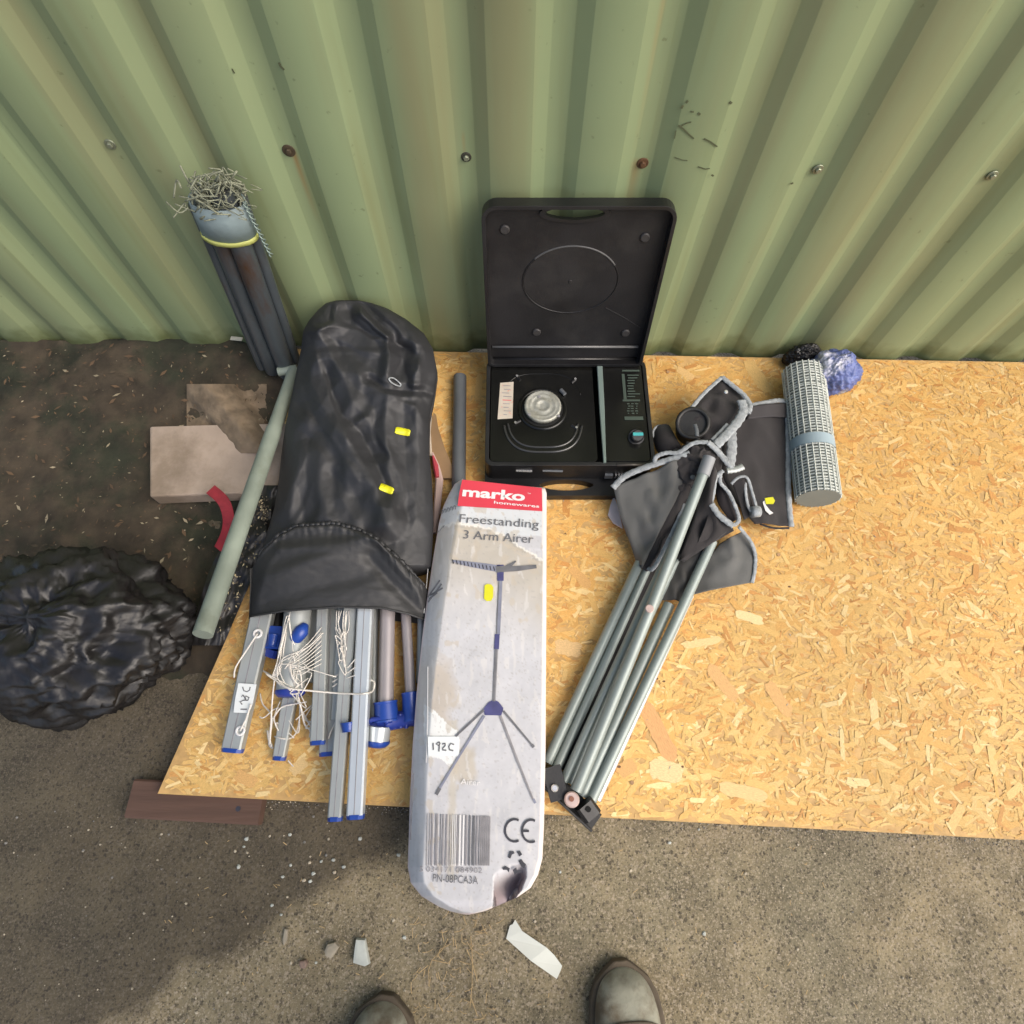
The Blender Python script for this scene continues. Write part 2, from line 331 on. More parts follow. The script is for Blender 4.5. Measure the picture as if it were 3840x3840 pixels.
# ------------------------------------------------------------------ ground
BZ_ = .040
def build_ground():
    mb = MB(); n = 150
    # fine grid near the board, coarse skirt to the horizon
    xs = [-60, -20, -6, -2.5]+[-1.3+i*2.8/n for i in range(n+1)]+[3, 8, 20, 60]
    ys = [-60, -20, -6, -2]+[-.75+i*1.9/110 for i in range(111)]+[3, 8, 20, 60]
    vs = []
    for y in ys:
        for x in xs:
            z = 0
            if -1.3 <= x <= 1.5 and -.75 <= y <= 1.15: z = .0035*nz(x, y, 0, 3)+.0012*nz(x, y, 5, 28)
            vs.append((x, y, z))
    w = len(xs); fs = [(j*w+i, j*w+i+1, (j+1)*w+i+1, (j+1)*w+i) for j in range(len(ys)-1) for i in range(w-1)]
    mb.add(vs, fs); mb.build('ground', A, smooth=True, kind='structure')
    # dark soil bank by the wall, left of the board
    mb = MB(); vs = []; nx, ny = 90, 60
    for j in range(ny+1):
        for i in range(nx+1):
            x = -1.9+i*1.5/nx; y = .10+j*.83/ny
            e = smooth(-.40, -.56, x)*smooth(.10, .30, y)
            vs.append((x, y, -.004+e*(.016+.030*smooth(.5, .93, y)+.016*nz(x, y, 3, 7)+.008*nz(x, y, 1, 26))))
    fs = [(j*(nx+1)+i, j*(nx+1)+i+1, (j+1)*(nx+1)+i+1, (j+1)*(nx+1)+i) for j in range(ny) for i in range(nx)]
    mb.add(vs, fs); mb.build('soil', SOIL, smooth=True, kind='structure')
    # leaf litter, chips and grit lying on it
    mb = MB()
    for k in range(1900):
        x = random.uniform(-1.2, -.45); y = random.uniform(.25, .9); z = .02+.030*smooth(.5, .93, y)+.016*nz(x, y, 3, 7)+.008
        s = random.uniform(.001, .004)*random.choice((1, 1, 1, 1.6, 2.8)); a = random.random()*6.28; t = random.uniform(-.6, .6)
        ax = Vector((math.cos(a), math.sin(a), t*.5)); ay = Vector((-math.sin(a), math.cos(a), random.uniform(-.5, .5)))
        c = Vector((x, y, z)); mb.add([c-ax*s, c-ay*s*.35, c+ax*s, c+ay*s*.35], [(0, 1, 2, 3)], random.choice((0, 0, 0, 1, 1, 1, 1, 2)))
    mb.build('leaf_litter', [SOIL, mat('dead_leaf', (.09, .055, .03), .9, var=.3), mat('pale_chip', (.25, .21, .14), .9)], kind='stuff')
    # grit scattered over the asphalt
    mb = MB()
    def pebble(c, s, mi):
        vs = [Vector(c)+Vector((math.cos(a)*s*random.uniform(.7, 1.1), math.sin(a)*s*random.uniform(.6, 1), 0)) for a in [i*6.283/6 for i in range(6)]]
        top = [v*1 for v in vs]
        top = [Vector(c)+(v-Vector(c))*.6+Vector((0, 0, s*random.uniform(.35, .6))) for v in vs]
        mb.add(vs+top, [(i, (i+1) % 6, 6+(i+1) % 6, 6+i) for i in range(6)]+[(6, 7, 8, 9, 10, 11)], mi)
    for k in range(1100):
        x = random.uniform(-1.2, 1.2); y = random.uniform(-.6, -.05)
        if x > -.4 and random.random() < .5: continue
        s = random.choice((.0008, .0011, .0015, .0024))*random.uniform(.7, 1.3)
        pebble((x, y, .0006), s, random.choice((0, 0, 1, 2, 2)))
    for (u, v) in ((925, 3147), (915, 3175), (882, 3192), (895, 3250), (1087, 3130), (1090, 3245), (1060, 3288), (1160, 3235), (1163, 3305), (1250, 3225), (1290, 3250), (1350, 3145), (1175, 3275), (1140, 3300), (1205, 3230), (1255, 3270), (1020, 3395), (1055, 3430), (1495, 3205), (1517, 3515), (1185, 3610), (1475, 3450), (2620, 3110), (2510, 3160), (2795, 3275), (2100, 3270), (2365, 3265), (2640, 3500), (2460, 3790)):
        p = P(u, v, 0); pebble((p.x, p.y, .0005), random.uniform(.0028, .0048), random.choice((2, 3)))
    for k in range(700):
        x = random.uniform(-.6, 1.2); y = -.0617-.0481*x-abs(random.gauss(0, .006))-.002
        pebble((x, y, .0006), random.uniform(.0006, .0018), random.choice((0, 1, 1, 2)))
    for k in range(260):
        x = random.uniform(-.52, 1.2); y = random.uniform(-.03, .86)
        c_ = Vector((x, y, BZ_+.0004)); a = random.random()*6.28; L = random.uniform(.001, .004)
        ax = Vector((math.cos(a)*L, math.sin(a)*L, 0)); ay = Vector((-math.sin(a), math.cos(a), 0))*L*.3
        mb.add([c_-ax, c_-ay, c_+ax, c_+ay, c_+Vector((0, 0, .0006))], [(0, 1, 4), (1, 2, 4), (2, 3, 4), (3, 0, 4)], random.choice((1, 0, 2)))
    mb.build('grit', [STONEB, mat('grey_grit', (.2, .19, .17), .9), mat('cream_grit', (.46, .4, .3), .9), STONE], kind='stuff')
build_ground()

# ------------------------------------------------------------------ green metal wall
def build_wall():
    t = thing('metal_wall', 'faded green profiled steel wall with vertical ribs and rusty screws', 'wall')
    pitch = .1422; x0 = -.358
    half = pitch/2; nar = .0145; slope = .0240; dep = .0125
    def sheet(xa, xb, off, lap):
        # xa and xb are valley centres
        prof = []; k = 0; x = xa
        while x < xb-1e-4:
            prof += [(x, dep), (x+nar, dep), (x+nar+.0015, dep-.0006), (x+nar+slope-.0015, .0006), (x+nar+slope, 0), (x+half, -.0004), (x+pitch-nar-slope, 0),
                     (x+pitch-nar-slope+.0015, .0006), (x+pitch-nar-.0015, dep-.0006), (x+pitch-nar, dep)]
            x += pitch
        prof.append((xb+.004, dep))
        if lap: prof = [(xa-.006, dep)]+prof
        zs = [.03]+[.03+i*.03 for i in range(1, 36)]+[1.4, 2.0, 2.6]
        mb = MB(); vs = []
        for z in zs:
            for (x, d) in prof:
                w = .0016*nz(x, z, 2, 5)+(.0012*nz(x, z, 9, 14) if z < 1.3 else 0)
                vs.append((x, wall_y(x)+d+off+w, z+(.002*nz(x, 0, 4, 30) if z < .04 else 0)))
        n = len(prof); fs = [(j*n+i, j*n+i+1, (j+1)*n+i+1, (j+1)*n+i) for j in range(len(zs)-1) for i in range(n-1)]
        nf = len(vs); vs += [(v[0], v[1]+.0012, v[2]) for v in vs]
        fs += [tuple(nf+i for i in reversed(f)) for f in fs]
        for i in range(n-1): fs.append((i, i+1, nf+i+1, nf+i))
        for j in range(len(zs)-1): fs.append((j*n, (j+1)*n, nf+(j+1)*n, nf+j*n)); fs.append((j*n+n-1, (j+1)*n+n-1, nf+(j+1)*n+n-1, nf+j*n+n-1))
        mb.add(vs, fs)
        o = mb.build('panel', G, t, smooth=False)
        for p in o.data.polygons: p.use_smooth = True
        bm = bmesh.new(); bm.from_mesh(o.data)
        for e in bm.edges:
            if len(e.link_faces) != 2 or e.calc_face_angle(0) > R(25): e.smooth = False
        bm.to_mesh(o.data); bm.free()
    s0 = x0-pitch*3.0+.0
    edges = [s0+pitch*7*k for k in range(-3, 5)]
    edges = [e for e in edges]
    for i, (a, b) in enumerate(zip(edges, edges[1:])):
        sheet(a, b, -.0014*(i % 2), i % 2 == 1)
    RUST = mat('rusty_head', (.05, .035, .018), .7, var=.3, vs=90)
    SCR = mat('dull_zinc', (.22, .24, .17), .4, metal=.5)
    RB = mat('washer_rubber', (.03, .03, .02), .7)
    col = {0: RUST, 1: SCR, 2: mat('rusty_screw', (.085, .04, .015), .75, var=.3, vs=90)}
    for k in range(-6, 8):
        x = x0+k*2*pitch
        for zr in (.522, 1.45, 2.3):
            y = wall_y(x)+dep-.0015
            m1 = col[k] if (k in col and zr < 1) else SCR
            mb = MB(); mb.disc((x, y, zr-.006*k if zr < 1 else zr), (0, -1, 0), .0105 if k == 0 else (.0095 if k == 2 else .0085), .0018, 20, 0, .0008)
            mb.disc((x, y-.0018, zr-.006*k if zr < 1 else zr), (0, -1, 0), .0048, .0042, 6, 1, .001)
            mb.build('screw', [RB if k == 1 else m1, m1], t)
    # pen-like scrapes and small marks
    INKS = mat('scrape_mark', (.075, .085, .04), .8)
    def mark(px, w):
        pts = [W(u, v, .0012) for u, v in px]; mb = MB()
        mb.bar(pts, w, .0006, upv=(0, -1, 0)); mb.build('scrape', INKS, t)
    mark([(2545, 470), (2562, 482), (2580, 500), (2602, 520)], .0022); mark([(2552, 474), (2575, 462), (2592, 458)], .0018)
    mark([(2640, 520), (2665, 532), (2690, 550)], .0022); mark([(2555, 400), (2562, 402)], .005); mark([(2574, 380), (2579, 384)], .004)
    mark([(2590, 418), (2602, 420)], .002); mark([(2618, 424), (2626, 430)], .003); mark([(2535, 490), (2530, 520)], .0012)
    mark([(2530, 590), (2560, 600), (2578, 602)], .0012); mark([(2618, 625), (2645, 634), (2662, 632)], .0018); mark([(2668, 656), (2676, 660)], .003)
    mark([(2736, 382), (2744, 388)], .0035); mark([(1046, 235), (1052, 248), (1066, 262)], .003); mark([(870, 258), (880, 275)], .002)
    mark([(2965, 690), (2975, 686)], .003)
build_wall()

# ------------------------------------------------------------------ strand board
BZ = .040
def build_board():
    t = thing('strand_board', 'large orange strand board laid flat on the ground against the green wall', 'board')
    fy = lambda x: -.0617-.0481*x
    outl = [(-.61, fy(-.61)), (1.75, fy(1.75)), (1.75, wall_y(1.75)-.004), (-.50, wall_y(-.5)-.006), (-.507, .3735), (-.541, .232)]
    mb = MB(); mb.prism([(x, y) for x, y in outl], [], lambda a, b, c: Vector((a, b, c)), BZ-.018, BZ-.0012)
    mb.build('core', mat('board_core', (.52, .32, .12), .7, var=.2, vs=50, bump=.4, bs=120), t)
    cols = [((.66, .42, .145), 6), ((.63, .37, .115), 5), ((.70, .48, .19), 4), ((.56, .29, .09), 2.0), ((.74, .56, .27), 1.2), ((.48, .24, .07), .3), ((.64, .41, .14), 4)]
    cs = [c for c, w in cols]; ws = [w for c, w in cols]
    vs = []; fs = []; fc = []; uvs = []
    n = 46000
    for k in range(n):
        x = random.uniform(-.62, 1.75); y = random.uniform(-.16, .92)
        L = random.choice((.010, .014, .02, .03, .045 if random.random() < .4 else .02))*random.uniform(.7, 1.3); w = L*random.uniform(.10, .34)
        if w > .017: w = .017
        a = random.gauss(0, .55) if random.random() < .55 else random.uniform(0, math.pi)
        ca, sa = math.cos(a), math.sin(a)
        q = [(-L/2, -w*.3), (-L*.42, -w/2), (L*.40, -w/2*random.uniform(.7, 1)), (L/2, -w*.1), (L*.44, w/2), (-L*.38, w/2*random.uniform(.7, 1))]
        pts = [(x+ca*p-sa*r, y+sa*p+ca*r) for p, r in q]
        # keep inside the outline
        if not all(in_poly(px, py, outl) for px, py in pts): continue
        z0 = BZ-.0011+.0011*random.random(); tz = random.uniform(-.004, .004)
        c = random.choices(cs, ws)[0]; g = random.uniform(.92, 1.08); big = 1+.16*nz(x, y, 0, 2.2)
        # paler towards the front, warmer by the wall
        warm = smooth(-.1, .7, y)*.5
        c = (c[0]*g*big*(1-.10*warm), c[1]*g*big*(1-.22*warm), c[2]*g*big*(1-.35*warm))
        b = len(vs)
        vs += [(px, py, z0+tz*(q[i][1])) for i, (px, py) in enumerate(pts)]; fs.append(tuple(range(b, b+6))); fc += [(*c, 1)]*6
        ou = random.random()*50; uvs += [(ou+p[0]*30, ou+p[1]*30) for p in q]
    for (u0, v0, u1, v1, wp, c) in ((2415, 2640, 2520, 2845, 62, (.62, .30, .13)), (2320, 2900, 2380, 2860, 50, (.60, .32, .12)), (2440, 2880, 2560, 2905, 70, (.76, .60, .33)), (2660, 2500, 2760, 2620, 50, (.62, .34, .14)),
            (2760, 2300, 2860, 2330, 40, (.78, .62, .34)), (2560, 2420, 2700, 2400, 30, (.74, .56, .28)), (2700, 2950, 2880, 2990, 45, (.72, .52, .25)), (2140, 2130, 2210, 2200, 40, (.60, .32, .11)), (2080, 2420, 2180, 2440, 60, (.66, .46, .24)),
            (2540, 1380, 2600, 1420, 40, (.66, .42, .18)), (2880, 2560, 2960, 2680, 50, (.60, .33, .13)), (1090, 2900, 1150, 2850, 40, (.70, .50, .24)), (880, 2900, 960, 2940, 40, (.62, .34, .12)), (2800, 1350, 2880, 1470, 60, (.60, .38, .13)), (1800, 1400, 1790, 1500, 30, (.62, .36, .12))):
        p0, p1 = P(u0, v0, 0), P(u1, v1, 0); k_ = (CAM_H-BZ)/CAM_H; p0, p1 = p0*k_, p1*k_; d_ = (p1-p0); d_.z = 0; n_ = Vector((-d_.y, d_.x, 0)).normalized()*wp/2/2150; b = len(vs)
        K = 9; edge = [(f/K, -1+.35*nz(f*1.7+u0, v0*.1, 1)) for f in range(1, K)]+[(1+random.uniform(-.05, .08), -.5), (1+random.uniform(-.10, .06), .1), (1+random.uniform(-.04, .05), .6)]+[(f/K, 1+.35*nz(f*1.7+u0, v0*.1, 5)) for f in range(K-1, 0, -1)]+[(random.uniform(-.08, .04), .5), (random.uniform(-.05, .10), -.1), (random.uniform(-.03, .05), -.6)]
        for f, g_ in edge: q = p0+d_*f+n_*g_; vs.append((q.x, q.y, BZ+.0001))
        m9 = len(edge); c = tuple(lerp(x, y, .35) for x, y in zip(c, (.65, .43, .17)))
        fs.append(tuple(range(b, b+m9))); fc += [(*c, 1)]*m9; ou = random.random()*50; uvs += [(ou+f*2, ou+g_*.3) for f, g_ in edge]
    for (u, v, r_) in ((2465, 2545, .003), (2490, 2555, .0025), (2320, 2875, .0035), (2918, 2082, .0035), (2335, 2790, .002), (2560, 2875, .003), (2960, 2200, .003), (2498, 1388, .0022), (1060, 2650, .002), (2120, 2000, .0022), (1960, 1985, .0025)):
        c0 = P(u, v, BZ); b = len(vs)
        for i in range(6): a = i*1.047; vs.append((c0.x+r_*math.cos(a)*random.uniform(.7, 1.3), c0.y+r_*.7*math.sin(a), BZ+.0002))
        fs.append(tuple(range(b, b+6))); fc += [(.14, .07, .03, 1)]*6; uvs += [(0, 0)]*6
    me = bpy.data.meshes.new('surface_strands'); me.from_pydata(vs, [], fs)
    ca_ = me.color_attributes.new('Col', 'FLOAT_COLOR', 'CORNER'); ca_.data.foreach_set('color', [c for q in fc for c in q])
    uvl = me.uv_layers.new(name='UVMap'); uvl.data.foreach_set('uv', [c for q in uvs for c in q])
    new_obj('surface_strands', me, OSB, t, kind='stuff')
    # screws driven into the board
    for (u, v) in ((2370, 2935), (2920, 2080), (2505, 1395)):
        p = P(u, v, BZ); mb = MB(); mb.disc(p, (0, 0, 1), .0035, .0007, 12); mb.build('screw', OSBE, t)
    # timber bearer showing below the front left corner
    tb = thing('timber_bearer', 'reddish brown timber bearer poking out under the front left of the board', 'timber')
    a = P(700, 3005, .02); b = P(985, 3030, .02)
    mb = MB(); mb.bar([Vector((a.x-.1, a.y+.005, .0115)), Vector((b.x-.002, b.y+.004, .0115))], .062, .022); mb.build('timber', BROWNL, tb)
    p = P(893, 3033, .0225); mb = MB(); mb.disc((p.x, p.y, .0224), (0, 0, 1), .0045, .0006, 12); mb.build('nail_hole', INKD, tb)
    # more battens out of sight carry the board
    for x in (-.1, .45, 1.0, 1.5):
        mb = MB(); mb.box((x, .42, .0105), (.05, .85, .021)); mb.build('timber', BROWNL, tb)
build_board()

# slab at the left
def build_slab():
    t = thing('paving_slab', 'pinkish beige paving slab lying on the soil left of the black bag', 'paving slab')
    o = [(560, 1600), (840, 1592), (1075, 1588), (1090, 1640), (1062, 1700), (1040, 1830), (985, 1845), (560, 1862)]
    pts = [P(u, v, .052) for u, v in o]
    mb = MB(); mb.prism([(p.x, p.y) for p in pts], [], lambda a, b, c: Vector((a, b, c)), .012, .052)
    ob = mb.build('slab_block', SLAB, t)
    bv = ob.modifiers.new('b', 'BEVEL'); bv.width = .004; bv.segments = 2
    # clod of dry soil spilled over it
    mb = MB(); vs = []; n = 26
    for j in range(n+1):
        for i in range(n+1):
            u = lerp(700, 1000, i/n); v = lerp(1440, 1700, j/n); d = segdist(u, v, [(760, 1430), (900, 1600), (950, 1660)])
            z = .050+.022*max(0, 1-d/75)+.006*nz(u/40, v/40, 1)+.004*nz(u/12, v/12)-.02*smooth(55, 95, d)
            vs.append(P(u, v, z))
    mb.add(vs, [(j*(n+1)+i, j*(n+1)+i+1, (j+1)*(n+1)+i+1, (j+1)*(n+1)+i) for j in range(n) for i in range(n)])
    mb.build('dry_dirt', mat('dry_dirt', (.16, .12, .08), .95, var=.35, vs=30, bump=1, bs=120), smooth=True, kind='stuff')
build_slab()

# ------------------------------------------------------------------ text and flat print
def text_mesh(s, bold=0):
    cu = bpy.data.curves.new('t', 'FONT'); cu.body = s; cu.size = 1; cu.offset = bold
    cu.resolution_u = 3
    ob = bpy.data.objects.new('t', cu); C.objects.link(ob)
    dg = bpy.context.evaluated_depsgraph_get(); me = bpy.data.meshes.new_from_object(ob.evaluated_get(dg))
    bpy.data.objects.remove(ob); bpy.data.curves.remove(cu)
    return me
def text_on(name, s, A_, B_, cap, m, parent, up=(0, 0, 1), bold=0):
    me = text_mesh(s, bold); xs = [v.co.x for v in me.vertices]; x0, x1 = min(xs), max(xs)
    ex = (B_-A_); w = ex.length; ex.normalize(); n = Vector(up); ey = n.cross(ex).normalized()
    for v in me.vertices: v.co = A_+ex*((v.co.x-x0)/(x1-x0)*w)+ey*(v.co.y/.72*cap)
    return new_obj(name, me, m, parent)
RC = [0]
def ribbon(px, wpx, z, name, m, parent, h=.0005):
    RC[0] = (RC[0]+1) % 17; z = z+RC[0]*.00003
    pts = [P(u, v, z) for u, v in px]; w = wpx if isinstance(wpx, (list, tuple)) else [wpx]*len(px)
    ww = [q/F*(CAM_H-z)/(-ray(u, v).z) for q, (u, v) in zip(w, px)]
    mb = MB(); mb.bar(pts, ww, h); return mb.build(name, m, parent)
def patch(px, z, name, m, parent, h=.0005, **kw):
    pts = [P(u, v, z) for u, v in px]; mb = MB()
    mb.prism([(p.x, p.y) for p in pts], [], lambda a, b, c: Vector((a, b, c)), z-h/2, z+h/2); return mb.build(name, m, parent, **kw)
def arc(cx, cy, rx, ry, a0, a1, n=14): return [(cx+rx*math.cos(R(lerp(a0, a1, i/n))), cy-ry*math.sin(R(lerp(a0, a1, i/n)))) for i in range(n+1)]

# ------------------------------------------------------------------ airer box
def build_carton():
    t = thing('airer_box', 'long white carton of a freestanding airer with red logo lying over the board edge', 'box')
    ZT = .128
    Lt = [(1795, 1735), (1815, 1705), (1850, 1685), (1900, 1662), (1960, 1646), (2080, 1626), (2240, 1602), (2400, 1582), (2600, 1562), (2800, 1547), (3000, 1537), (3250, 1529), (3310, 1540), (3360, 1580), (3400, 1645), (3418, 1690), (3430, 1745)]
    Rt = [(1795, 1850), (1828, 2043), (1850, 2050), (2300, 2049), (2800, 2046), (3100, 2040), (3220, 2034), (3280, 2018), (3330, 1990), (3365, 1940), (3400, 1860), (3418, 1815), (3430, 1760)]
    NC, NR = 130, 380
    vs = []; cols = []
    def zf(u, v, l, r):
        dl = u-l; dr = r-u; z = ZT
        wl = interp([(1800, 70), (2000, 75), (2600, 62), (3200, 62), (3430, 40)], v)
        if dl < wl: z -= .030*(1-dl/wl)**1.35
        if dr < 14: z -= .005*(1-dr/14)**2
        db = 3432-v
        if db < 60: z -= .022*(1-db/60)**2
        dt = v-(1795+33*(u-l)/(r-l))
        if dt < 14: z -= .005*(1-dt/14)**2
        k = max(0, min(1, (v-3270)/110))
        # torn open corner: straight flap edge at u=1850, curved lip to the right
        lip = interp([(3290, 1975), (3340, 1955), (3380, 1925), (3420, 1880)], v)
        diag = (u-1850)*.55+(v-3235)
        if 1852 < u < lip and v > 3240:
            z -= .075*smooth(40, 170, diag)*smooth(0, 8, u-1850)*smooth(0, 22, lip-u)
        z += .0012*nz(u/90, v/90, 1)*smooth(0, 30, abs(u-1880)-160 if v < 2060 else 30)+.0003*nz(u/25, v/25, 2)
        return z
    def colf(u, v, l, r):
        base = Vector((.50, .497, .515)); n1 = nz(u/60, v/60, 3); n2 = nz(u/22, v/22, 8); n3 = nz(u/9, v/9, 4)
        c = base*(1+.05*n1+.03*n2+.035*n3)
        if v < 2010: c = Vector((.58, .60, .615))*(1+.03*n1)
        # stain below the title: from left (1700,2000) curving down to the right (2030,2110)
        s_top = interp([(1640, 1985), (1700, 1965), (1790, 1975), (1880, 2005), (1960, 2060), (2045, 2115)], u)+10*n2+5*n3
        if s_top < v < s_top+420:
            f = smooth(0, 8, v-s_top)*(1-smooth(60, 400, v-s_top)); c = c.lerp(Vector((.445, .405, .345)), f*.92)
            if v-s_top < 10: c = c.lerp(Vector((.34, .31, .26)), .6)
        if s_top-9 < v <= s_top: c = Vector((.68, .66, .61))
        # second water mark lower left
        d = math.hypot((u-1610)/120, (v-2600)/170)+.25*n1+.1*n2
        if d < 1: c = c.lerp(Vector((.46, .38, .28)), .6*smooth(1, .6, d)+.2*smooth(.75, .95, d))
        d = math.hypot((u-1740)/60, (v-2870)/90)+.3*n1+.15*n2
        if d < 1: c = c.lerp(Vector((.46, .39, .28)), .6*smooth(1, .5, d))
        # vertical stain through the barcode
        d = abs(u-(1700-.02*(v-2800)))+6*n2
        if 2700 < v < 3300 and d < 22: c = c.lerp(Vector((.48, .42, .31)), .55*smooth(22, 5, d))
        # torn white area round the tag
        if in_poly(u+4*n2, v+4*n3, [(1590, 2640), (1625, 2660), (1680, 2715), (1712, 2740), (1725, 2775), (1722, 2820), (1690, 2880), (1655, 2845), (1600, 2840), (1590, 2760)]): c = Vector((.70, .71, .70))
        sc = nz(u/16+.3*nz(u/40, v/40, 2), v/70, 21)
        if sc > .34: c = c.lerp(Vector((.60, .58, .56)), .5)
        sc2 = nz(u/9, v/11, 27)
        if sc2 > .47: c = c.lerp(Vector((.34, .32, .31)), .45)
        pt = nz(u/34, v/46, 33)
        if pt > .36 and (v < 2350 or u < 1720): c = c.lerp(Vector((.47, .41, .33)), .55)
        if 0 < (v-s_top) < 34 and nz(u/26, v/12, 41) > .02: c = c.lerp(Vector((.50, .43, .34)), .5)
        # scattered mould spots down the middle
        if 2350 < v < 2700 and nz(u/7, v/7, 51) > .40 and nz(u/60, v/60, 52) > 0: c = c.lerp(Vector((.38, .35, .32)), .5)
        if u-l < 62: c = c.lerp(Vector((.52, .53, .56)), .4)*(1+.10*nz(u/12, v/120, 7))
        if r-u < 16: c = Vector((.66, .60, .57))
        if u-l < 5 or v > 3425-6*abs(n1): c = c.lerp(Vector((.62, .45, .45)), .4)
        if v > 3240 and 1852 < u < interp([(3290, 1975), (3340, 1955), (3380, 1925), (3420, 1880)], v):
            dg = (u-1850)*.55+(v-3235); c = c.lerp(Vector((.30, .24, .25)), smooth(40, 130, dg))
        return tuple(max(0, x) for x in c)+(1,)
    for j in range(NR+1):
        tt = j/NR
        for i in range(NC+1):
            s = i/NC; v = lerp(1795+33*s, 3430, tt); l = interp(Lt, v); r = interp(Rt, v)
            if tt < .04: l = lerp(interp(Lt, 1795+ (3430-1795)*tt), l, 1)
            s2 = s**1.25 if s < .5 else s**1.25; u = lerp(l, r, s2)
            vs.append(P(u, v, zf(u, v, l, r))); cols.append(colf(u, v, l, r))
    w = NC+1; fs = [(j*w+i, (j+1)*w+i, (j+1)*w+i+1, j*w+i+1) for j in range(NR) for i in range(NC)]
    # skirt: down to the board
    ring = [i for i in range(w)]+[j*w+NC for j in range(1, NR+1)]+[NR*w+i for i in range(NC-1, -1, -1)]+[j*w for j in range(NR-1, 0, -1)]
    cen = Vector((0, 0, 0))
    for q in ring: cen += vs[q]
    cen /= len(ring); nb = len(vs)
    for q in ring:
        p = vs[q]; d = (cen-p); d.z = 0; d.normalize(); vs.append(Vector((p.x, p.y, BZ+.002))+d*(.004)); cols.append((.45, .44, .46, 1))
    m_ = len(ring)
    for k in range(m_): fs.append((ring[k], ring[(k+1) % m_], nb+(k+1) % m_, nb+k))
    fs.append(tuple(nb+k for k in range(m_)))
    me = bpy.data.meshes.new('carton_body'); me.from_pydata([tuple(v) for v in vs], [], fs)
    ca = me.color_attributes.new('Col', 'FLOAT_COLOR', 'POINT'); ca.data.foreach_set('color', [c for q in cols for c in q])
    bm = bmesh.new(); bm.from_mesh(me); bmesh.ops.recalc_face_normals(bm, faces=bm.faces); bm.to_mesh(me); bm.free()
    new_obj('carton_body', me, CARD, t, smooth=True)
    z = ZT+.0014; z2 = z+.0006
    # red logo panel
    red = patch([(1733, 1800), (1740, 1799), (2032, 1830), (2034, 1917), (1716, 1897), (1722, 1850)], z, 'logo_panel', RED, t)
    text_on('brand_lettering', 'marko', P(1733, 1859, z2), P(1968, 1878, z2), .0195, WHITE, red, bold=.035)
    text_on('brand_lettering', 'homewares', P(1852, 1888, z2), P(2022, 1904, z2), .006, WHITE, red, bold=.015)
    text_on('brand_lettering', 'TM', P(1978, 1852, z2), P(1990, 1853, z2), .0022, WHITE, red)
    text_on('title_lettering', 'Freestanding', P(1722, 1958, z2), P(2020, 1981, z2), .0175, INK, t)
    text_on('title_lettering', '3 Arm Airer', P(1737, 2019, z2), P(2000, 2037, z2), .0175, INK, t)
    # printed picture of the airer
    def r(px, w, m, nm='printed_airer'): ribbon(px, w, z, nm, m, t)
    r([(1697, 2103), (1760, 2115), (1830, 2126), (1875, 2134)], [8, 20, 26, 26], BINK2)
    for i in range(13):
        u = 1697+i*14; vv = 2105+i*2.4; r([(u, vv-7), (u+4, vv+9)], 4, INKD)
    r([(1860, 2136), (1900, 2130), (1935, 2104)], [26, 20, 5], INK)
    r([(1880, 2134), (1940, 2132), (2012, 2124)], [24, 20, 14], INK); r([(1885, 2142), (1950, 2137), (2012, 2129)], [6, 6, 4], INKD)
    r([(1876, 2118), (1877, 2178)], [26, 24], BINK); r([(1877, 2178), (1868, 2380)], 15, BINK2); r([(1871, 2178), (1862, 2380)], 3, INK)
    r([(1865, 2378), (1862, 2434)], 18, BINK); r([(1862, 2434), (1852, 2630)], 12, INK); r([(1866, 2434), (1856, 2630)], 3, INKF)
    patch([(1852, 2622), (1870, 2632), (1888, 2655), (1880, 2683), (1818, 2682), (1812, 2660), (1830, 2635)], z, 'printed_airer', BINK, t)
    r([(1815, 2662), (1708, 2762)], [8, 7], INK); r([(1888, 2666), (2000, 2800)], [8, 7], INK); r([(1994, 2792), (2002, 2802)], 11, INK)
    r([(1816, 2684), (1725, 2830), (1640, 2972)], [10, 9, 8], BINK2); r([(1650, 2955), (1636, 2980)], 12, INK)
    r([(1876, 2684), (1940, 2850), (2000, 3000)], [9, 8, 6], INKF); r([(2000, 2996), (2008, 3012)], 9, BINK2)
    # print wrapping on to the sloping side, laid on the curved surface
    def wrap(px, w, m, nm='printed_airer', lift=.0008):
        pts = []
        for (u, v) in [q for a, b in zip(px, px[1:]) for q in [(lerp(a[0], b[0], k/6), lerp(a[1], b[1], k/6)) for k in range(7)]]:
            pts.append(P(u, v, zf(u, v, interp(Lt, v), interp(Rt, v))+lift))
        q = [pts[0]]+[p for p, o in zip(pts[1:], pts) if (p-o).length > 1e-5]
        mb = MB(); mb.bar(q, w/F*1.07, .0005, upv=(-.35, 0, 1)); mb.build(nm, m, t)
    for a, b in (((1606, 2258), (1656, 2190)), ((1604, 2240), (1650, 2176)), ((1614, 2232), (1660, 2205)), ((1610, 2246), (1640, 2222))): wrap([a, b], 7, INK)
    for (u, v) in ((1652, 1912), (1664, 1908), (1676, 1904), (1688, 1900), (1700, 1896)): wrap([(u, v+14), (u+3, v), (u+9, v+2), (u+8, v+14)], 2.2, INK, 'side_lettering')
    for (u, v) in ((1640, 1990), (1650, 1980), (1660, 1970)): wrap([(u, v+10), (u+6, v)], 2.5, INK, 'side_lettering')
    wrap([(1604, 2500), (1603, 2700), (1598, 2860)], 4, WHITE, 'worn_crease'); wrap([(1618, 1990), (1590, 2300)], 3, WHITE, 'worn_crease')
    wrap([(1552, 2900), (1542, 3080), (1540, 3150)], 7, INKF, 'side_print')
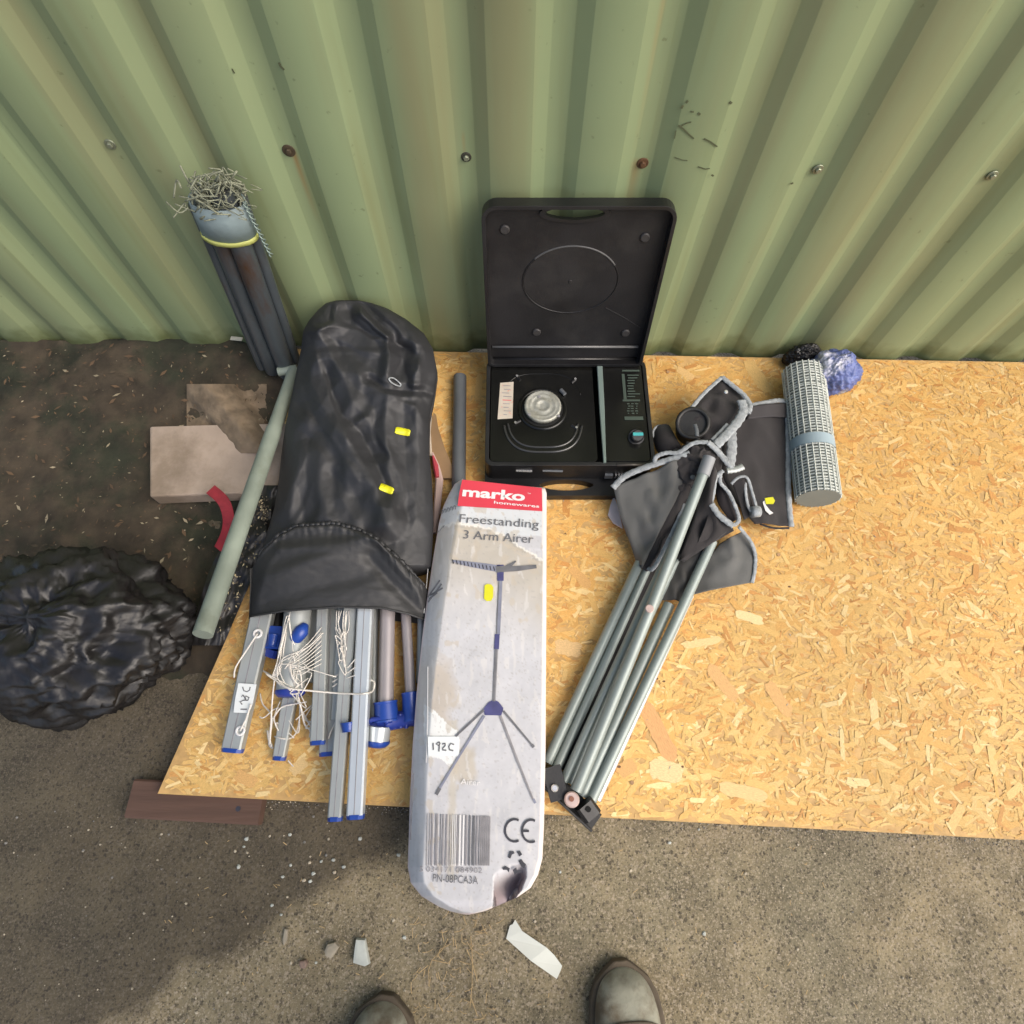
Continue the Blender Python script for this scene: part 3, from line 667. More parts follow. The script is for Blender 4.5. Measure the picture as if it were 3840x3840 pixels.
    # CE mark
    r(arc(1930, 3114, 36, 42, 65, 295), 8, INKD, 'ce_mark'); r(arc(1992, 3116, 34, 42, 65, 295), 8, INKD, 'ce_mark'); r([(1962, 3116), (1984, 3116)], 8, INKD, 'ce_mark')
    # recycling sign, partly rubbed away
    rec = thing_part('recycling_sign', t)
    for poly in ([(1905, 3215), (1912, 3192), (1926, 3192), (1930, 3200), (1920, 3204), (1914, 3220)], [(1938, 3194), (1950, 3190), (1958, 3204), (1948, 3212)],
                 [(1944, 3228), (1956, 3222), (1964, 3234), (1972, 3240), (1966, 3256), (1956, 3252), (1950, 3240)],
                 [(1922, 3262), (1936, 3252), (1938, 3262), (1956, 3262), (1954, 3272), (1936, 3274), (1930, 3280)],
                 [(1884, 3256), (1896, 3248), (1912, 3256), (1908, 3272), (1900, 3262), (1886, 3262)]):
        patch(poly, z, 'arrow', INKD, rec)
    # barcode
    bar = thing_part('barcode', t); random.seed(3); u = 1603
    while u < 1840:
        w_ = random.choice((2.5, 2.5, 4, 6)); shade = random.choice((INK, INKF, INKF)) if not 1670 < u < 1740 else random.choice((INKF, INKF, WHITE))
        if u > 1795: shade = INKF; w_ = 6
        ribbon([(u, 3050+.05*(u-1600)), (u-4, 3246)], w_, z, 'stripe', shade, bar); u += w_+random.choice((3, 5, 7)) if u < 1795 else 7
    text_on('number_lettering', '5 034171 084902', P(1572, 3268, z2), P(1808, 3274, z2), .0075, INKF, t)
    text_on('number_lettering', 'PN-08PCA3A', P(1622, 3306, z2), P(1792, 3316, z2), .0105, INK, t)
    text_on('number_lettering', 'Airer', P(1727, 2940, z2), P(1800, 2946, z2), .0085, WHITE, t)
    # lot tag with handwriting, and the yellow dot
    tg = patch([(1604, 2762), (1722, 2762), (1722, 2836), (1606, 2833)], z, 'paper_tag', TAG, t)
    hand(tg, [(1624, 2800), (1690, 2800)], z2)
    patch([(1817, 2195), (1828, 2190), (1842, 2192), (1850, 2202), (1849, 2240), (1842, 2253), (1825, 2254), (1815, 2246)], z, 'yellow_sticker', YEL, t, h=.0008)
def thing_part(name, parent):
    o = bpy.data.objects.new(name, None); C.objects.link(o); o.parent = parent; return o
def hand(parent, _, z):
    # "192C" in felt pen, left to right
    S = [[(1624, 2786), (1625, 2812)], [(1646, 2782), (1636, 2790), (1646, 2797), (1650, 2788), (1647, 2782)], [(1648, 2790), (1646, 2818)],
         [(1658, 2790), (1670, 2788), (1670, 2795), (1660, 2806), (1660, 2812), (1674, 2814)],
         [(1703, 2792), (1690, 2788), (1683, 2800), (1686, 2812), (1700, 2815)]]
    for s in S: ribbon(s, 5, z, 'handwriting', INK, parent)
build_carton()

# ------------------------------------------------------------------ black bag
def build_bag():
    t = thing('carry_bag', 'black nylon carry bag with gathered hood leaning on the green wall', 'bag')
    Lt = [(1126, 1262), (1135, 1225), (1160, 1195), (1200, 1160), (1240, 1137), (1300, 1131), (1400, 1110), (1500, 1090), (1600, 1070), (1700, 1056), (1800, 1046), (1900, 1030), (1970, 1010), (2060, 980), (2200, 955), (2320, 940)]
    Rt = [(1126, 1345), (1135, 1390), (1155, 1450), (1195, 1520), (1250, 1590), (1310, 1624), (1400, 1641), (1480, 1630), (1560, 1612), (1700, 1610), (1800, 1620), (1950, 1625), (2100, 1618), (2200, 1606), (2320, 1597)]
    ridges = [([(1185, 1330), (1215, 1420), (1245, 1530), (1300, 1640), (1370, 1740), (1430, 1880), (1445, 1960)], .016, 26),
              ([(1140, 1260), (1230, 1225), (1330, 1235), (1400, 1275), (1455, 1262)], .014, 22), ([(1350, 1175), (1400, 1220), (1450, 1265), (1465, 1330), (1450, 1400)], .014, 12),
              ([(1250, 1150), (1262, 1210), (1200, 1225)], .010, 16), ([(1430, 1150), (1520, 1210), (1590, 1300), (1560, 1400)], .008, 20),
              ([(1560, 1300), (1570, 1380), (1545, 1450)], .008, 16), ([(1352, 1172), (1400, 1212), (1462, 1268)], .010, 6), ([(1188, 1250), (1225, 1290), (1262, 1380)], .007, 12), ([(1060, 1900), (1120, 1780), (1150, 1700)], .007, 18), ([(1480, 1500), (1560, 1520), (1600, 1600)], .006, 12), ([(1400, 1500), (1385, 1560), (1340, 1590)], .006, 10), ([(1345, 1400), (1400, 1450), (1480, 1455), (1600, 1470)], .007, 14),
              ([(1300, 1400), (1320, 1500), (1310, 1600)], .008, 22), ([(1450, 1480), (1440, 1620), (1470, 1800), (1480, 1950)], .009, 26),
              ([(1130, 1640), (1110, 1760), (1090, 1900)], .008, 26), ([(1200, 1700), (1190, 1800), (1230, 1930)], .010, 26), ([(1300, 1780), (1290, 1870), (1330, 1950)], .007, 18),
              ([(1560, 1560), (1570, 1700), (1560, 1950)], .008, 22), ([(1150, 1560), (1250, 1640), (1340, 1800)], .008, 18), ([(1380, 1600), (1420, 1700), (1500, 1850)], .006, 18)]
    val = [([(1290, 1210), (1350, 1235), (1440, 1270)], .018, 26), ([(1220, 1400), (1270, 1530), (1360, 1640), (1420, 1750), (1460, 1850)], .018, 22), ([(1365, 1160), (1440, 1235), (1490, 1290), (1560, 1330)], .012, 14),
           ([(1380, 1420), (1440, 1455), (1520, 1462), (1620, 1475)], .012, 9), ([(1500, 1330), (1530, 1420), (1520, 1440)], .012, 20), ([(1400, 1520), (1405, 1600), (1420, 1700)], .009, 16),
           ([(1155, 1650), (1150, 1800), (1140, 1950)], .008, 22), ([(1250, 1780), (1250, 1900)], .007, 20), ([(1515, 1500), (1520, 1700), (1530, 1950)], .008, 26), ([(1245, 1155), (1235, 1195), (1190, 1212)], .008, 8),
           ([(1100, 1500), (1180, 1560), (1260, 1700)], .007, 18)]
    def topo(u, v, s):
        # creases with sharp crests; the cloth bends rather than swells
        wu, wv = u+9*nz(u/60, v/60, 11), v+9*nz(u/60, v/60, 17); h = 0
        for poly, a, w in ridges:
            d = segdist(wu, wv, poly); W_ = w*3.2
            if d < W_: h += a*1.25*(1-d/W_)**1.05
        for poly, a, w in val:
            d = segdist(wu, wv, poly); W_ = w*2.6
            if d < W_: h -= a*1.05*(1-d/W_)**1.05
        r1 = 1-2*abs(nz(wu/110+.004*wv, wv/190, 1)); r2 = 1-2*abs(nz(wu/50, wv/110, 2))
        return h+.0034*r1+.0014*r2+.0004*nz(u/14, v/14, 3)-.004
    def pillow(name, v0, v1, NR, NC, hz, ze, zb, LT, RT, mt, tf, gap=0, vtop=None, vbot=None, parent=t):
        vs = []
        for j in range(NR+1):
            for i in range(NC+1):
                s = .5-.5*math.cos(math.pi*i/NC)
                va = vtop(s) if vtop else v0; vb = vbot(s) if vbot else v1
                v = lerp(va, vb, j/NR); l, r = interp(LT, v), interp(RT, v); u = lerp(l, r, s)
                e = max(0, 1-abs(2*s-1)**2.6)**.5
                z = ze(v)+hz(v)*e+tf(u, v, s)*min(1, e*1.4)
                vs.append(P(u, v, z))
        w = NC+1; fs = [(j*w+i, (j+1)*w+i, (j+1)*w+i+1, j*w+i+1) for j in range(NR) for i in range(NC)]
        nb = len(vs)
        for j in range(NR+1):
            for i in range(NC+1):
                p = vs[j*w+i]; s = .5-.5*math.cos(math.pi*i/NC); e = max(0, 1-abs(2*s-1)**2.6)**.5
                v = lerp(v0, v1, j/NR); vs.append(Vector((p.x, p.y-.004, ze(v)-e*(ze(v)-zb(v)))))
        for j in range(NR):
            for i in range(NC): fs.append((nb+j*w+i, nb+j*w+i+1, nb+(j+1)*w+i+1, nb+(j+1)*w+i))
        if not gap:
            for i in range(NC): fs.append((i, i+1, nb+i+1, nb+i)); fs.append((NR*w+i, NR*w+i+1, nb+NR*w+i+1, nb+NR*w+i))
        else:
            for i in range(NC): fs.append((i, i+1, nb+i+1, nb+i))
        for j in range(NR): fs.append((j*w, (j+1)*w, nb+(j+1)*w, nb+j*w)); fs.append((j*w+NC, (j+1)*w+NC, nb+(j+1)*w+NC, nb+j*w+NC))
        mb = MB(); mb.add(vs, fs); return mb.build(name, mt, parent, smooth=True)
    ze = lambda v: interp([(1126, .214), (1300, .165), (1700, .115), (2320, .080)], v)
    hz = lambda v: interp([(1126, .004), (1200, .022), (1320, .040), (1700, .048), (2320, .046)], v)
    zb = lambda v: interp([(1126, .195), (1300, .10), (1700, .05), (2320, .045)], v)
    body = pillow('bag_body', 1126, 2120, 190, 110, hz, ze, zb, Lt, Rt, NYLON, topo)
    # hood: a second cuff pulled over the lower end
    L2 = [(1950, 1008), (1990, 992), (2060, 962), (2130, 946), (2200, 944), (2320, 933)]
    R2 = [(1950, 1560), (2100, 1600), (2200, 1607), (2320, 1598)]
    def vt(s): return interp([(0, 2130), (.03, 2070), (.10, 2010), (.2, 1975), (.45, 1966), (.62, 1992), (.72, 2022), (.82, 2085), (.92, 2155), (1, 2215)], s)
    def vb(s): return interp([(0, 2312), (.2, 2290), (.5, 2276), (.75, 2280), (.9, 2302), (1, 2326)], s)
    def topo2(u, v, s):
        h = .0016*nz(u/90, v/40, 1)+.0008*nz(u/30, v/16, 2)+.0004*nz(u/10, v/10, 2)
        for poly, a, w in (([(1000, 2170), (1180, 2100), (1420, 2020)], .009, 34), ([(1420, 2030), (1480, 2110), (1560, 2200), (1600, 2280)], .010, 18), ([(1060, 2060), (1250, 2040), (1400, 2010)], .006, 22),
                           ([(1385, 2090), (1460, 2180), (1570, 2290)], -.008, 22), ([(1000, 2260), (1200, 2200), (1380, 2150)], -.006, 30), ([(960, 2250), (1000, 2130), (1040, 2060)], .004, 18)):
            d = segdist(u, v, poly); h += a*math.exp(-(d/w)**2)
        h += .0045*math.exp(-((v-vt(s)-8)/14)**2)*(1+1.6*nz(u*.09, 0, 1))+.0035*math.exp(-((v-vt(s))/60)**2)*(1-2*abs(nz(u*.035, v*.004, 6)))
        return h
    hz2 = lambda v: interp([(1960, .056), (2100, .060), (2320, .048)], v)
    ze2 = lambda v: interp([(1960, .100), (2320, .078)], v)
    pillow('hood', 1960, 2320, 70, 110, hz2, ze2, lambda v: .046, L2, R2, NYLON2, topo2, gap=1, vtop=vt, vbot=vb)
    # gathered elastic edge: rolled lip with puckers
    pts = []; rr = []
    for i in range(161):
        s = .02+i/160*.96; v = vt(s)-4; u = lerp(interp(L2, v), interp(R2, v), s); e = max(0, 1-abs(2*s-1)**2.6)**.5
        z = ze2(v)+hz2(v)*e+.001; pts.append(P(u, v+3*math.sin(i*1.7)*random.random(), z+.0015*math.sin(i*1.1))); rr.append((.0036+.0022*nz(i*.31, 0, 2)+.0010*nz(i*.6, 3, 2)+.0005*random.random())*(.6 if i < 12 or i > 148 else 1))
    mb = MB(); mb.tube(pts, rr, 10); mb.build('elastic_hem', NYLON, t, smooth=True)
    pts = []
    for i in range(60):
        s = .01+i/59*.98; v = vb(s); u = lerp(interp(L2, v), interp(R2, v), s); e = max(0, 1-abs(2*s-1)**2.6)**.5
        pts.append(P(u, v, ze2(v)+hz2(v)*e+.0005))
    mb = MB(); mb.tube(pts, .0022, 6); mb.build('hem', NYLON2, t, smooth=True)
    # zip pull and stickers
    def on(u, v, up=.002):
        l, r = interp(Lt, v), interp(Rt, v); s = (u-l)/(r-l); e = max(0, 1-abs(2*s-1)**2.6)**.5
        return P(u, v, ze(v)+hz(v)*e+topo(u, v, s)*min(1, e*1.4)+up)
    mb = MB(); mb.tube(spline([on(1458, 1420, .004), on(1476, 1418, .006), on(1502, 1440, .004), on(1496, 1448, .004), on(1470, 1436, .005)], 5, True), .0014, 6, closed=True); mb.build('zip_pull', TRIM, t, smooth=True)
    for (a, b) in (((1483, 1612), (1537, 1624)), ((1425, 1822), (1474, 1843))):
        d = Vector((b[0]-a[0], b[1]-a[1])); d.normalize(); n = Vector((-d.y, d.x))*13
        g = []; m_ = 8
        for i in range(m_+1):
            for k in (-1, 0, 1):
                s_ = i/m_; inset = .75 if i in (0, m_) else 1
                g.append(on(lerp(a[0], b[0], s_)+n.x*k*inset, lerp(a[1], b[1], s_)+n.y*k*inset, .0022))
        mb = MB(); mb.add(g, [(i*3+k, i*3+3+k, i*3+4+k, i*3+1+k) for i in range(m_) for k in (0, 1)])
        o = mb.build('yellow_sticker', YEL, t, smooth=True); so = o.modifiers.new('s', 'SOLIDIFY'); so.thickness = .0012; so.offset = 1
build_bag()

# ------------------------------------------------------------------ rotary airer sticking out of the bag
def build_airer():
    t = thing('rotary_airer', 'folded clothes airer of grey arms with blue end caps sticking out of the black bag', 'clothes airer')
    def armbar(px, w0, w1, z0, z1, h, m=ALU, cap=BLUE, name='arm', lab=None):
        a, b = P(*px[0], z0), P(*px[1], z1)
        def ww(w, q, z): return w/F*(CAM_H-z)/(-ray(*q).z)
        d = (b-a).normalized(); mb = MB(); mb.bar([a-d*.06, a, b], [ww(w0, px[0], z0), ww(w0, px[0], z0), ww(w1, px[1], z1)], h, bev=.12)
        o = mb.build(name, m, t)
        # groove along the extrusion
        if m in (ALU, ALUB):
            mb = MB(); mb.bar([a+Vector((0, 0, h/2+.0002)), b+Vector((0, 0, h/2+.0002))], [ww(w0, px[0], z0)*.05]*2, .0008); mb.build('groove', INKF, o)
        if cap:
            w = ww(w1, px[1], z1); mb = MB(); mb.bar([b-d*.001, b+d*.006], [w*1.05, w*.98], h*1.08, bev=.25); mb.build('end_cap', cap, o)
        return o
    arm1 = armbar([(990, 2290), (874, 2808)], 80, 74, .080, .066, .022)
    armbar([(1088, 2620), (1049, 2838)], 52, 44, .060, .056, .018)
    armbar([(1245, 2290), (1232, 2822)], 80, 62, .066, .060, .020)
    armbar([(1212, 2290), (1192, 2780)], 40, 52, .090, .084, .016)
    armbar([(1300, 2290), (1270, 2700)], 60, 55, .078, .070, .02, cap=None)
    armbar([(1316, 2290), (1258, 3064)], 50, 50, .098, .086, .020)
    armbar([(1372, 2285), (1334, 3056)], 56, 60, .106, .092, .024, m=ALUB)
    armbar([(1170, 2290), (1150, 2560)], 60, 56, .058, .054, .018, cap=None)
    def tub(px, w, z0, z1, m, name='tube', cap=None, ext=.05):
        a, b = P(*px[0], z0), P(*px[1], z1); r_ = w/F*(CAM_H-z1)/(-ray(*px[1]).z)/2; d = (b-a).normalized()
        mb = MB(); mb.tube([a-d*ext, b], r_, 20); o = mb.build(name, m, t, autos=40)
        if cap: mb = MB(); mb.tube([b-d*.001, b+d*.004, b+d*.010], [r_*1.06, r_*1.06, r_*.8], 20); mb.build('end_cap', cap, o, autos=50)
        return o
    tub([(1118, 2290), (1088, 2592)], 104, .088, .084, ALU, 'centre_tube', BLUED)
    tub([(1405, 2285), (1400, 2690)], 36, .062, .060, ALU)
    tub([(1453, 2285), (1446, 2650)], 60, .078, .074, LILAC)
    tub([(1522, 2310), (1540, 2610)], 40, .070, .070, LILAC)
    tub([(1578, 2320), (1572, 2560)], 26, .062, .060, ALU)
    o = tub([(1423, 2720), (1416, 2776)], 88, .070, .064, ALUB, 'centre_tube', BLUE, ext=.0)
    # blue fittings
    def fit(pts, w, h, m=BLUE, name='fitting'):
        mb = MB(); q = [P(*p) for p in pts]; mb.bar(q, w, h, bev=.25); o = mb.build(name, m, t); return o
    def collar(a, b, r0, r1, m=BLUE, name='fitting'):
        a, b = P(*a), P(*b); mb = MB(); d = (b-a)
        mb.tube([a, a+d*.08, a+d*.12, b-d*.12, b-d*.08, b], [r0*1.06, r0*1.06, r0, r1, r1*1.06, r1*1.06], 18); return mb.build(name, m, t, autos=35)
    collar((1445, 2630, .076), (1450, 2706, .072), .0200, .0215); fit([(1420, 2700, .070), (1476, 2690, .072)], .020, .030, BLUED)
    collar((1450, 2706, .066), (1556, 2690, .066), .0160, .0140, BLUED); fit([(1455, 2722, .060), (1540, 2712, .060)], .010, .020)
    collar((1538, 2596, .072), (1546, 2704, .068), .0150, .0165); fit([(1562, 2610, .066), (1566, 2700, .062)], .008, .022, BLUED)
    for k in range(3): collar((1478+k*22, 2676, .078), (1480+k*22, 2730, .070), .0035, .0035, BLUED, 'rib')
    fit([(1380, 2724, .070), (1450, 2712, .070)], .016, .016, BLUED)
    mb = MB(); mb.tube([P(1384, 2706, .086), P(1396, 2698, .088), P(1420, 2694, .089), P(1446, 2700, .088), P(1456, 2712, .086)], .0045, 8); mb.build('fitting', BLUED, t, smooth=True)
    collar((1306, 2708, .100), (1308, 2744, .098), .0125, .0105)
    fit([(1040, 2352, .070), (1024, 2436, .068)], .038, .026); collar((1028, 2380, .082), (1020, 2425, .080), .010, .009, BLUE); fit([(1022, 2434, .068), (1012, 2462, .064)], .026, .018, BLUED)
    mb = MB(); mb.tube([P(1146, 2340, .106), P(1132, 2364, .108), P(1108, 2396, .104), P(1096, 2410, .10)], [.006, .013, .012, .005], 14); mb.build('fitting', BLUE, t, smooth=True)
    fit([(1040, 2290, .06), (1036, 2360, .06)], .020, .014, BLACKP)
    # tiny grommets on the left arm
    for (u, v) in ((966, 2376), (901, 2740)):
        mb = MB(); c = P(u, v, .091 if v < 2500 else .0795); mb.tube([c+Vector((math.cos(a)*.0068, math.sin(a)*.0068, 0)) for a in [i*6.283/14 for i in range(14)]], .0024, 8, closed=True); mb.build('grommet', WHITE, arm1, smooth=True)
    tg = patch([(894, 2562), (962, 2566), (948, 2640), (932, 2674), (876, 2672), (882, 2620)], .087, 'paper_tag', TAG, arm1)
    z = .0876
    for s in ([(926, 2660), (902, 2660)], [(908, 2642), (900, 2632), (912, 2626), (930, 2626), (934, 2616), (922, 2610), (918, 2620), (924, 2627)], [(906, 2614), (910, 2606), (922, 2620)],
              [(910, 2576), (914, 2590), (926, 2594), (936, 2588), (938, 2576)]):
        ribbon(s, 4, z, 'handwriting', INK, tg)
    # lines
    def cord(px, r_=.0014, n=6):
        q = spline([P(*p) for p in px], n); mb = MB(); mb.tube(q, r_*.82, 6); mb.build('cord', CORD, t, smooth=True)
    cord([(966, 2376, .096), (930, 2430, .094), (885, 2500, .092), (878, 2540, .080)], .0018)
    cord([(940, 2640, .092), (925, 2690, .090), (901, 2740, .084)], .0018)
    random.seed(31)
    def tangle(c, sp, n, k, r_=.0011):
        for _ in range(n):
            u, v, z = c; pts = []
            for i in range(k): pts.append((u+random.gauss(0, sp[0]), v+random.gauss(0, sp[1]), z+random.uniform(-.006, .010)))
            cord(pts, r_)
    tangle((1110, 2560, .104), (48, 46), 4, 6); tangle((1090, 2440, .110), (24, 70), 3, 5); tangle((1060, 2700, .066), (44, 40), 2, 5, .0013); tangle((1290, 2420, .108), (14, 60), 3, 6); tangle((1160, 2690, .072), (34, 46), 3, 5)
    H = [(1088, 2290, .10), (1100, 2292, .10), (1112, 2290, .10), (1124, 2290, .102), (1095, 2300, .105)]
    random.seed(11)
    for i, h in enumerate(H):
        cord([h, (1070+i*6, 2350, .108), (1048+i*8, 2430, .108), (1040+i*9, 2480, .106), (1020+i*4, 2540, .104)])
    cord([(1040, 2480, .106), (1028, 2560, .10), (1020, 2640, .09), (1016, 2720, .078), (1012, 2790, .066)], .0017)
    for i in range(9):
        cord([(1082+random.uniform(-6, 6), 2484+i*5, .108), (1120+random.uniform(-5, 12), 2440+i*11, .112), (1160, 2408+i*13, .110), (1206, 2352+i*17, .100)], .0010)
    cord([(1090, 2290, .11), (1060, 2400, .114), (1042, 2470, .11)]); cord([(1212, 2372, .104), (1150, 2430, .112), (1060, 2470, .110), (1040, 2540, .108), (1090, 2590, .11)])
    cord([(1082, 2488, .108), (1092, 2530, .11), (1112, 2590, .10), (1130, 2660, .08), (1145, 2720, .07), (1180, 2745, .072)], .0020)
    cord([(1088, 2490, .11), (1096, 2540, .112), (1120, 2570, .11)], .0018); cord([(1095, 2495, .11), (1125, 2520, .108), (1132, 2580, .10)], .0018)
    cord([(976, 2510, .058), (1020, 2535, .070), (1050, 2565, .104), (1090, 2582, .112), (1160, 2590, .108), (1250, 2598, .106), (1330, 2602, .118), (1372, 2600, .126), (1398, 2590, .098), (1404, 2560, .092), (1392, 2550, .09)], .0019)
    for i in range(3): cord([(1246, 2540+i*18, .092), (1290, 2516+i*16, .10), (1332, 2472+i*30, .112)])
    for i in range(6): cord([(1262+i*9, 2290, .108), (1258+i*9+random.uniform(-8, 8), 2330+random.random()*20, .110), (1266+i*7, 2380+random.uniform(-20, 20), .108), (1296-i*6, 2430+random.uniform(-20, 30), .104)], .0010)
    cord([(1264, 2400, .100), (1284, 2430, .106), (1282, 2480, .104), (1276, 2530, .096)], .0018); cord([(1256, 2350, .1), (1268, 2385, .104), (1290, 2370, .106), (1300, 2300, .108)])
    cord([(1262, 2640, .086), (1260, 2700, .084), (1240, 2745, .078), (1232, 2770, .074)], .0016)
    cord([(975, 2600, .048), (985, 2640, .05), (1010, 2668, .055), (1024, 2690, .064), (1056, 2652, .07), (1104, 2640, .074), (1150, 2632, .07)], .0017)
    cord([(1024, 2690, .062), (1014, 2740, .052), (1010, 2790, .05), (1024, 2805, .052)], .0026); cord([(1004, 2740, .05), (1008, 2770, .054), (1020, 2800, .056)], .0026)
    cord([(1126, 2650, .074), (1122, 2700, .06), (1112, 2745, .052), (1090, 2768, .056), (1060, 2770, .068), (1030, 2762, .062)], .0017)
    cord([(1124, 2650, .076), (1145, 2690, .06), (1178, 2740, .056)], .0022); cord([(1150, 2520, .05), (1176, 2524, .06)], .0016); cord([(1080, 2852, .047), (1094, 2868, .043), (1100, 2874, .043)], .0012)
    cord([(1040, 2500, .106), (1030, 2540, .102), (1060, 2580, .106), (1078, 2600, .104)])
build_airer()

# ------------------------------------------------------------------ camping stove in its open case
def build_stove():
    t = thing('camping_stove', 'black portable gas stove in an open plastic case, lid up against the wall', 'stove')
    X0, X1, Y0, Y1, Z0, Z1 = -.052, .283, .566, .812, .042, .120
    fn = lambda a, b, c: Vector((a, b, c))
    def rrect(x0, y0, x1, y1, r, n=5):
        out = []
        for cx, cy, a in ((x1-r, y1-r, 0), (x0+r, y1-r, 90), (x0+r, y0+r, 180), (x1-r, y0+r, 270)):
            out += [(cx+r*math.cos(R(a+90*i/n)), cy+r*math.sin(R(a+90*i/n))) for i in range(n+1)]
        return out
    # outer case with handle lip
    hole = [(.112+.056*math.cos(a), .5450+.0125*math.sin(a)*(1-.25*abs(math.cos(a))**3)) for a in [i*6.283/20 for i in range(20)]]
    out = rrect(X0-.004, .521, X1+.004, Y1+.004, .018)
    mb = MB(); mb.prism(out, [hole], fn, Z0, Z0+.020); mb.build('case', BLACKP, t)
    mb = MB(); mb.prism(rrect(X0-.002, Y0-.006, X1+.002, Y1+.002, .016), [rrect(X0+.006, Y0+.002, X1-.006, Y1-.006, .012)], fn, Z0+.020, Z1); o = mb.build('case', BLACKP, t)
    bv = o.modifiers.new('b', 'BEVEL'); bv.width = .002; bv.segments = 2; bv.limit_method = 'ANGLE'
    # enamel top
    cx, cy = P(2035, 1530, Z1).x, P(2035, 1530, Z1).y
    XD = .171
    mb = MB(); mb.prism(rrect(X0+.008, Y0+.004, XD, Y1-.008, .010), [], fn, Z1-.020, Z1-.004); o = mb.build('top_plate', ENAMEL, t)
    bv = o.modifiers.new('b', 'BEVEL'); bv.width = .003; bv.segments = 3
    mb = MB(); mb.prism(rrect(XD+.014, Y0+.004, X1-.008, Y1-.008, .008), [], fn, Z1-.022, Z1-.001); o = mb.build('gas_compartment_cover', ENAMEL, t)
    bv = o.modifiers.new('b', 'BEVEL'); bv.width = .005; bv.segments = 3
    mb = MB(); a = P(2248, 1362, Z1+.002); b = P(2268, 1735, Z1+.002)
    mb.bar([a, lerp(a, b, .5), b], [.0120, .0105, .0055], .004, bev=.3); mb.build('divider_strip', STEEL, t)
    # pan well: raised double ring, well, burner
    zt = Z1-.004; ENAML = mat('enamel_highlight', (.03, .03, .029), .12, coat=.6, var=.1)  # lighter enamel paints the gleam on the ring's lower arcs
    def ring(rx, ry, r_, z, a0=0, a1=360, n=64, ex=4, name='well_ring', m=ENAMEL):
        pts = []
        for i in range(n+1):
            a = R(lerp(a0, a1, i/n)); c, s = math.cos(a), math.sin(a); k = (abs(c)**ex+abs(s)**ex)**(-1/ex)
            pts.append(Vector((cx+rx*k*c, cy+ry*k*s, z)))
        mb = MB(); mb.tube(pts[:-1] if a1-a0 == 360 else pts, r_, 8, closed=(a1-a0 == 360)); mb.build(name, m, t, smooth=True)
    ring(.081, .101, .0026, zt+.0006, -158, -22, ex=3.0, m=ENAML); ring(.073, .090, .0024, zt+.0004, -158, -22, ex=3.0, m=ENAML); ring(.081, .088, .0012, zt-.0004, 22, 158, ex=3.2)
    ring(.047, .047, .0045, zt-.0005, ex=2)
    mb = MB(); prof = [(.046, 0), (.044, .004), (.040, .002), (.036, -.002), (.0, -.002)]
    mb.disc((cx, cy, zt-.001), (0, 0, 1), .044, .0018, 32); mb.build('burner_well', mat('well_black', (.004, .004, .004), .6), t)  # flat black disc around the burner
    def lathe(prof, n=40, wob=0):
        mb = MB(); vs = []
        for (r_, z) in prof:
            for j in range(n): a = j*2*math.pi/n; q = r_*(1+wob*(math.cos(a*n/2)*.5+.5 if r_ > .03 else 0)); vs.append((cx+q*math.cos(a), cy+q*math.sin(a), z))
        k = len(prof); fs = [(i*n+j, i*n+(j+1) % n, (i+1)*n+(j+1) % n, (i+1)*n+j) for i in range(k-1) for j in range(n)]; fs.append(tuple((k-1)*n+j for j in range(n)))
        mb.add(vs, fs); return mb
    zb = zt
    lathe([(.033, zb), (.0375, zb+.004), (.0385, zb+.010), (.0375, zb+.0135), (.034, zb+.0145), (.031, zb+.0125), (.028, zb+.0135), (.024, zb+.013), (.021, zb+.0115), (.016, zb+.0135), (.011, zb+.0135), (.009, zb+.0115), (.0035, zb+.012)], 72, -.02).build('burner', BURN, t, smooth=True)
    for (u, v) in ((2022, 1488), (2095, 1560), (1985, 1555)):
        p = P(u, v, zb+.014); mb = MB(); mb.disc(p, (0, 0, 1), .003, .0012, 10); mb.build('burner_screw', INKF, t)
    # pan support lugs at the diagonals, bright discs on them painted as glints
    for (u, v) in ((1945, 1420), (2150, 1430), (1942, 1582), (2152, 1600)):
        p = P(u, v, zt); d = (p-Vector((cx, cy, p.z))).normalized()
        mb = MB(); q = Vector((-d.y, d.x, 0)); mb.bar([p-d*.006, p+d*.007], .006, .006, bev=.3); mb.build('pan_support', BLACKP, t); mb = MB(); mb.disc(p+d*.006+Vector((0, 0, .003)), (0, 0, 1), .0026, .001, 10); mb.build('rivet_or_glint', RIV, t)
    p = P(2103, 1462, zt+.003); mb = MB(); mb.bar([p, p+Vector((.008, -.012, .002))], .008, .007, bev=.3); mb.build('igniter', DTUBE, t)
    # warning sticker
    zz = Z1-.0030
    q = [P(1876, 1436, zz), P(1926, 1432, zz), P(1922, 1568, zz), P(1866, 1572, zz)]
    STK = mat('warning_sticker', (.50, .44, .36), .5, var=.08, vs=50, col2=(.6, .2, .15), mask=(150, .60, .66))
    mb = MB(); mb.prism([(a.x, a.y) for a in q], [], fn, zz-.0008, zz+.0004); st_ = mb.build('warning_sticker', STK, t)
    random.seed(5)
    for i in range(9):
        v = 1446+i*13.5; mb = MB(); a = P(1882+random.random()*8, v, zz+.0006); b = P(1900+random.random()*20, v+1, zz+.0006); mb.bar([a, b], .0016, .0004); mb.build('print_line', random.choice((INKF, RED, INKF)), st_)
    # instructions on the compartment cover
    PR = mat('dim_green_print', (.045, .065, .05), .6)
    zc = Z1+.0002
    mb = MB()
    def pb(u0, v0, u1, v1):
        a = P(u0, (v0+v1)/2, zc); b = P(u1, (v0+v1)/2, zc); w_ = (P(u0, v0, zc)-P(u0, v1, zc)).length; mb.bar([a, b], w_, .0005)
    pb(2333, 1387, 2398, 1393); pb(2335, 1402, 2346, 1498); pb(2335, 1498, 2400, 1505)
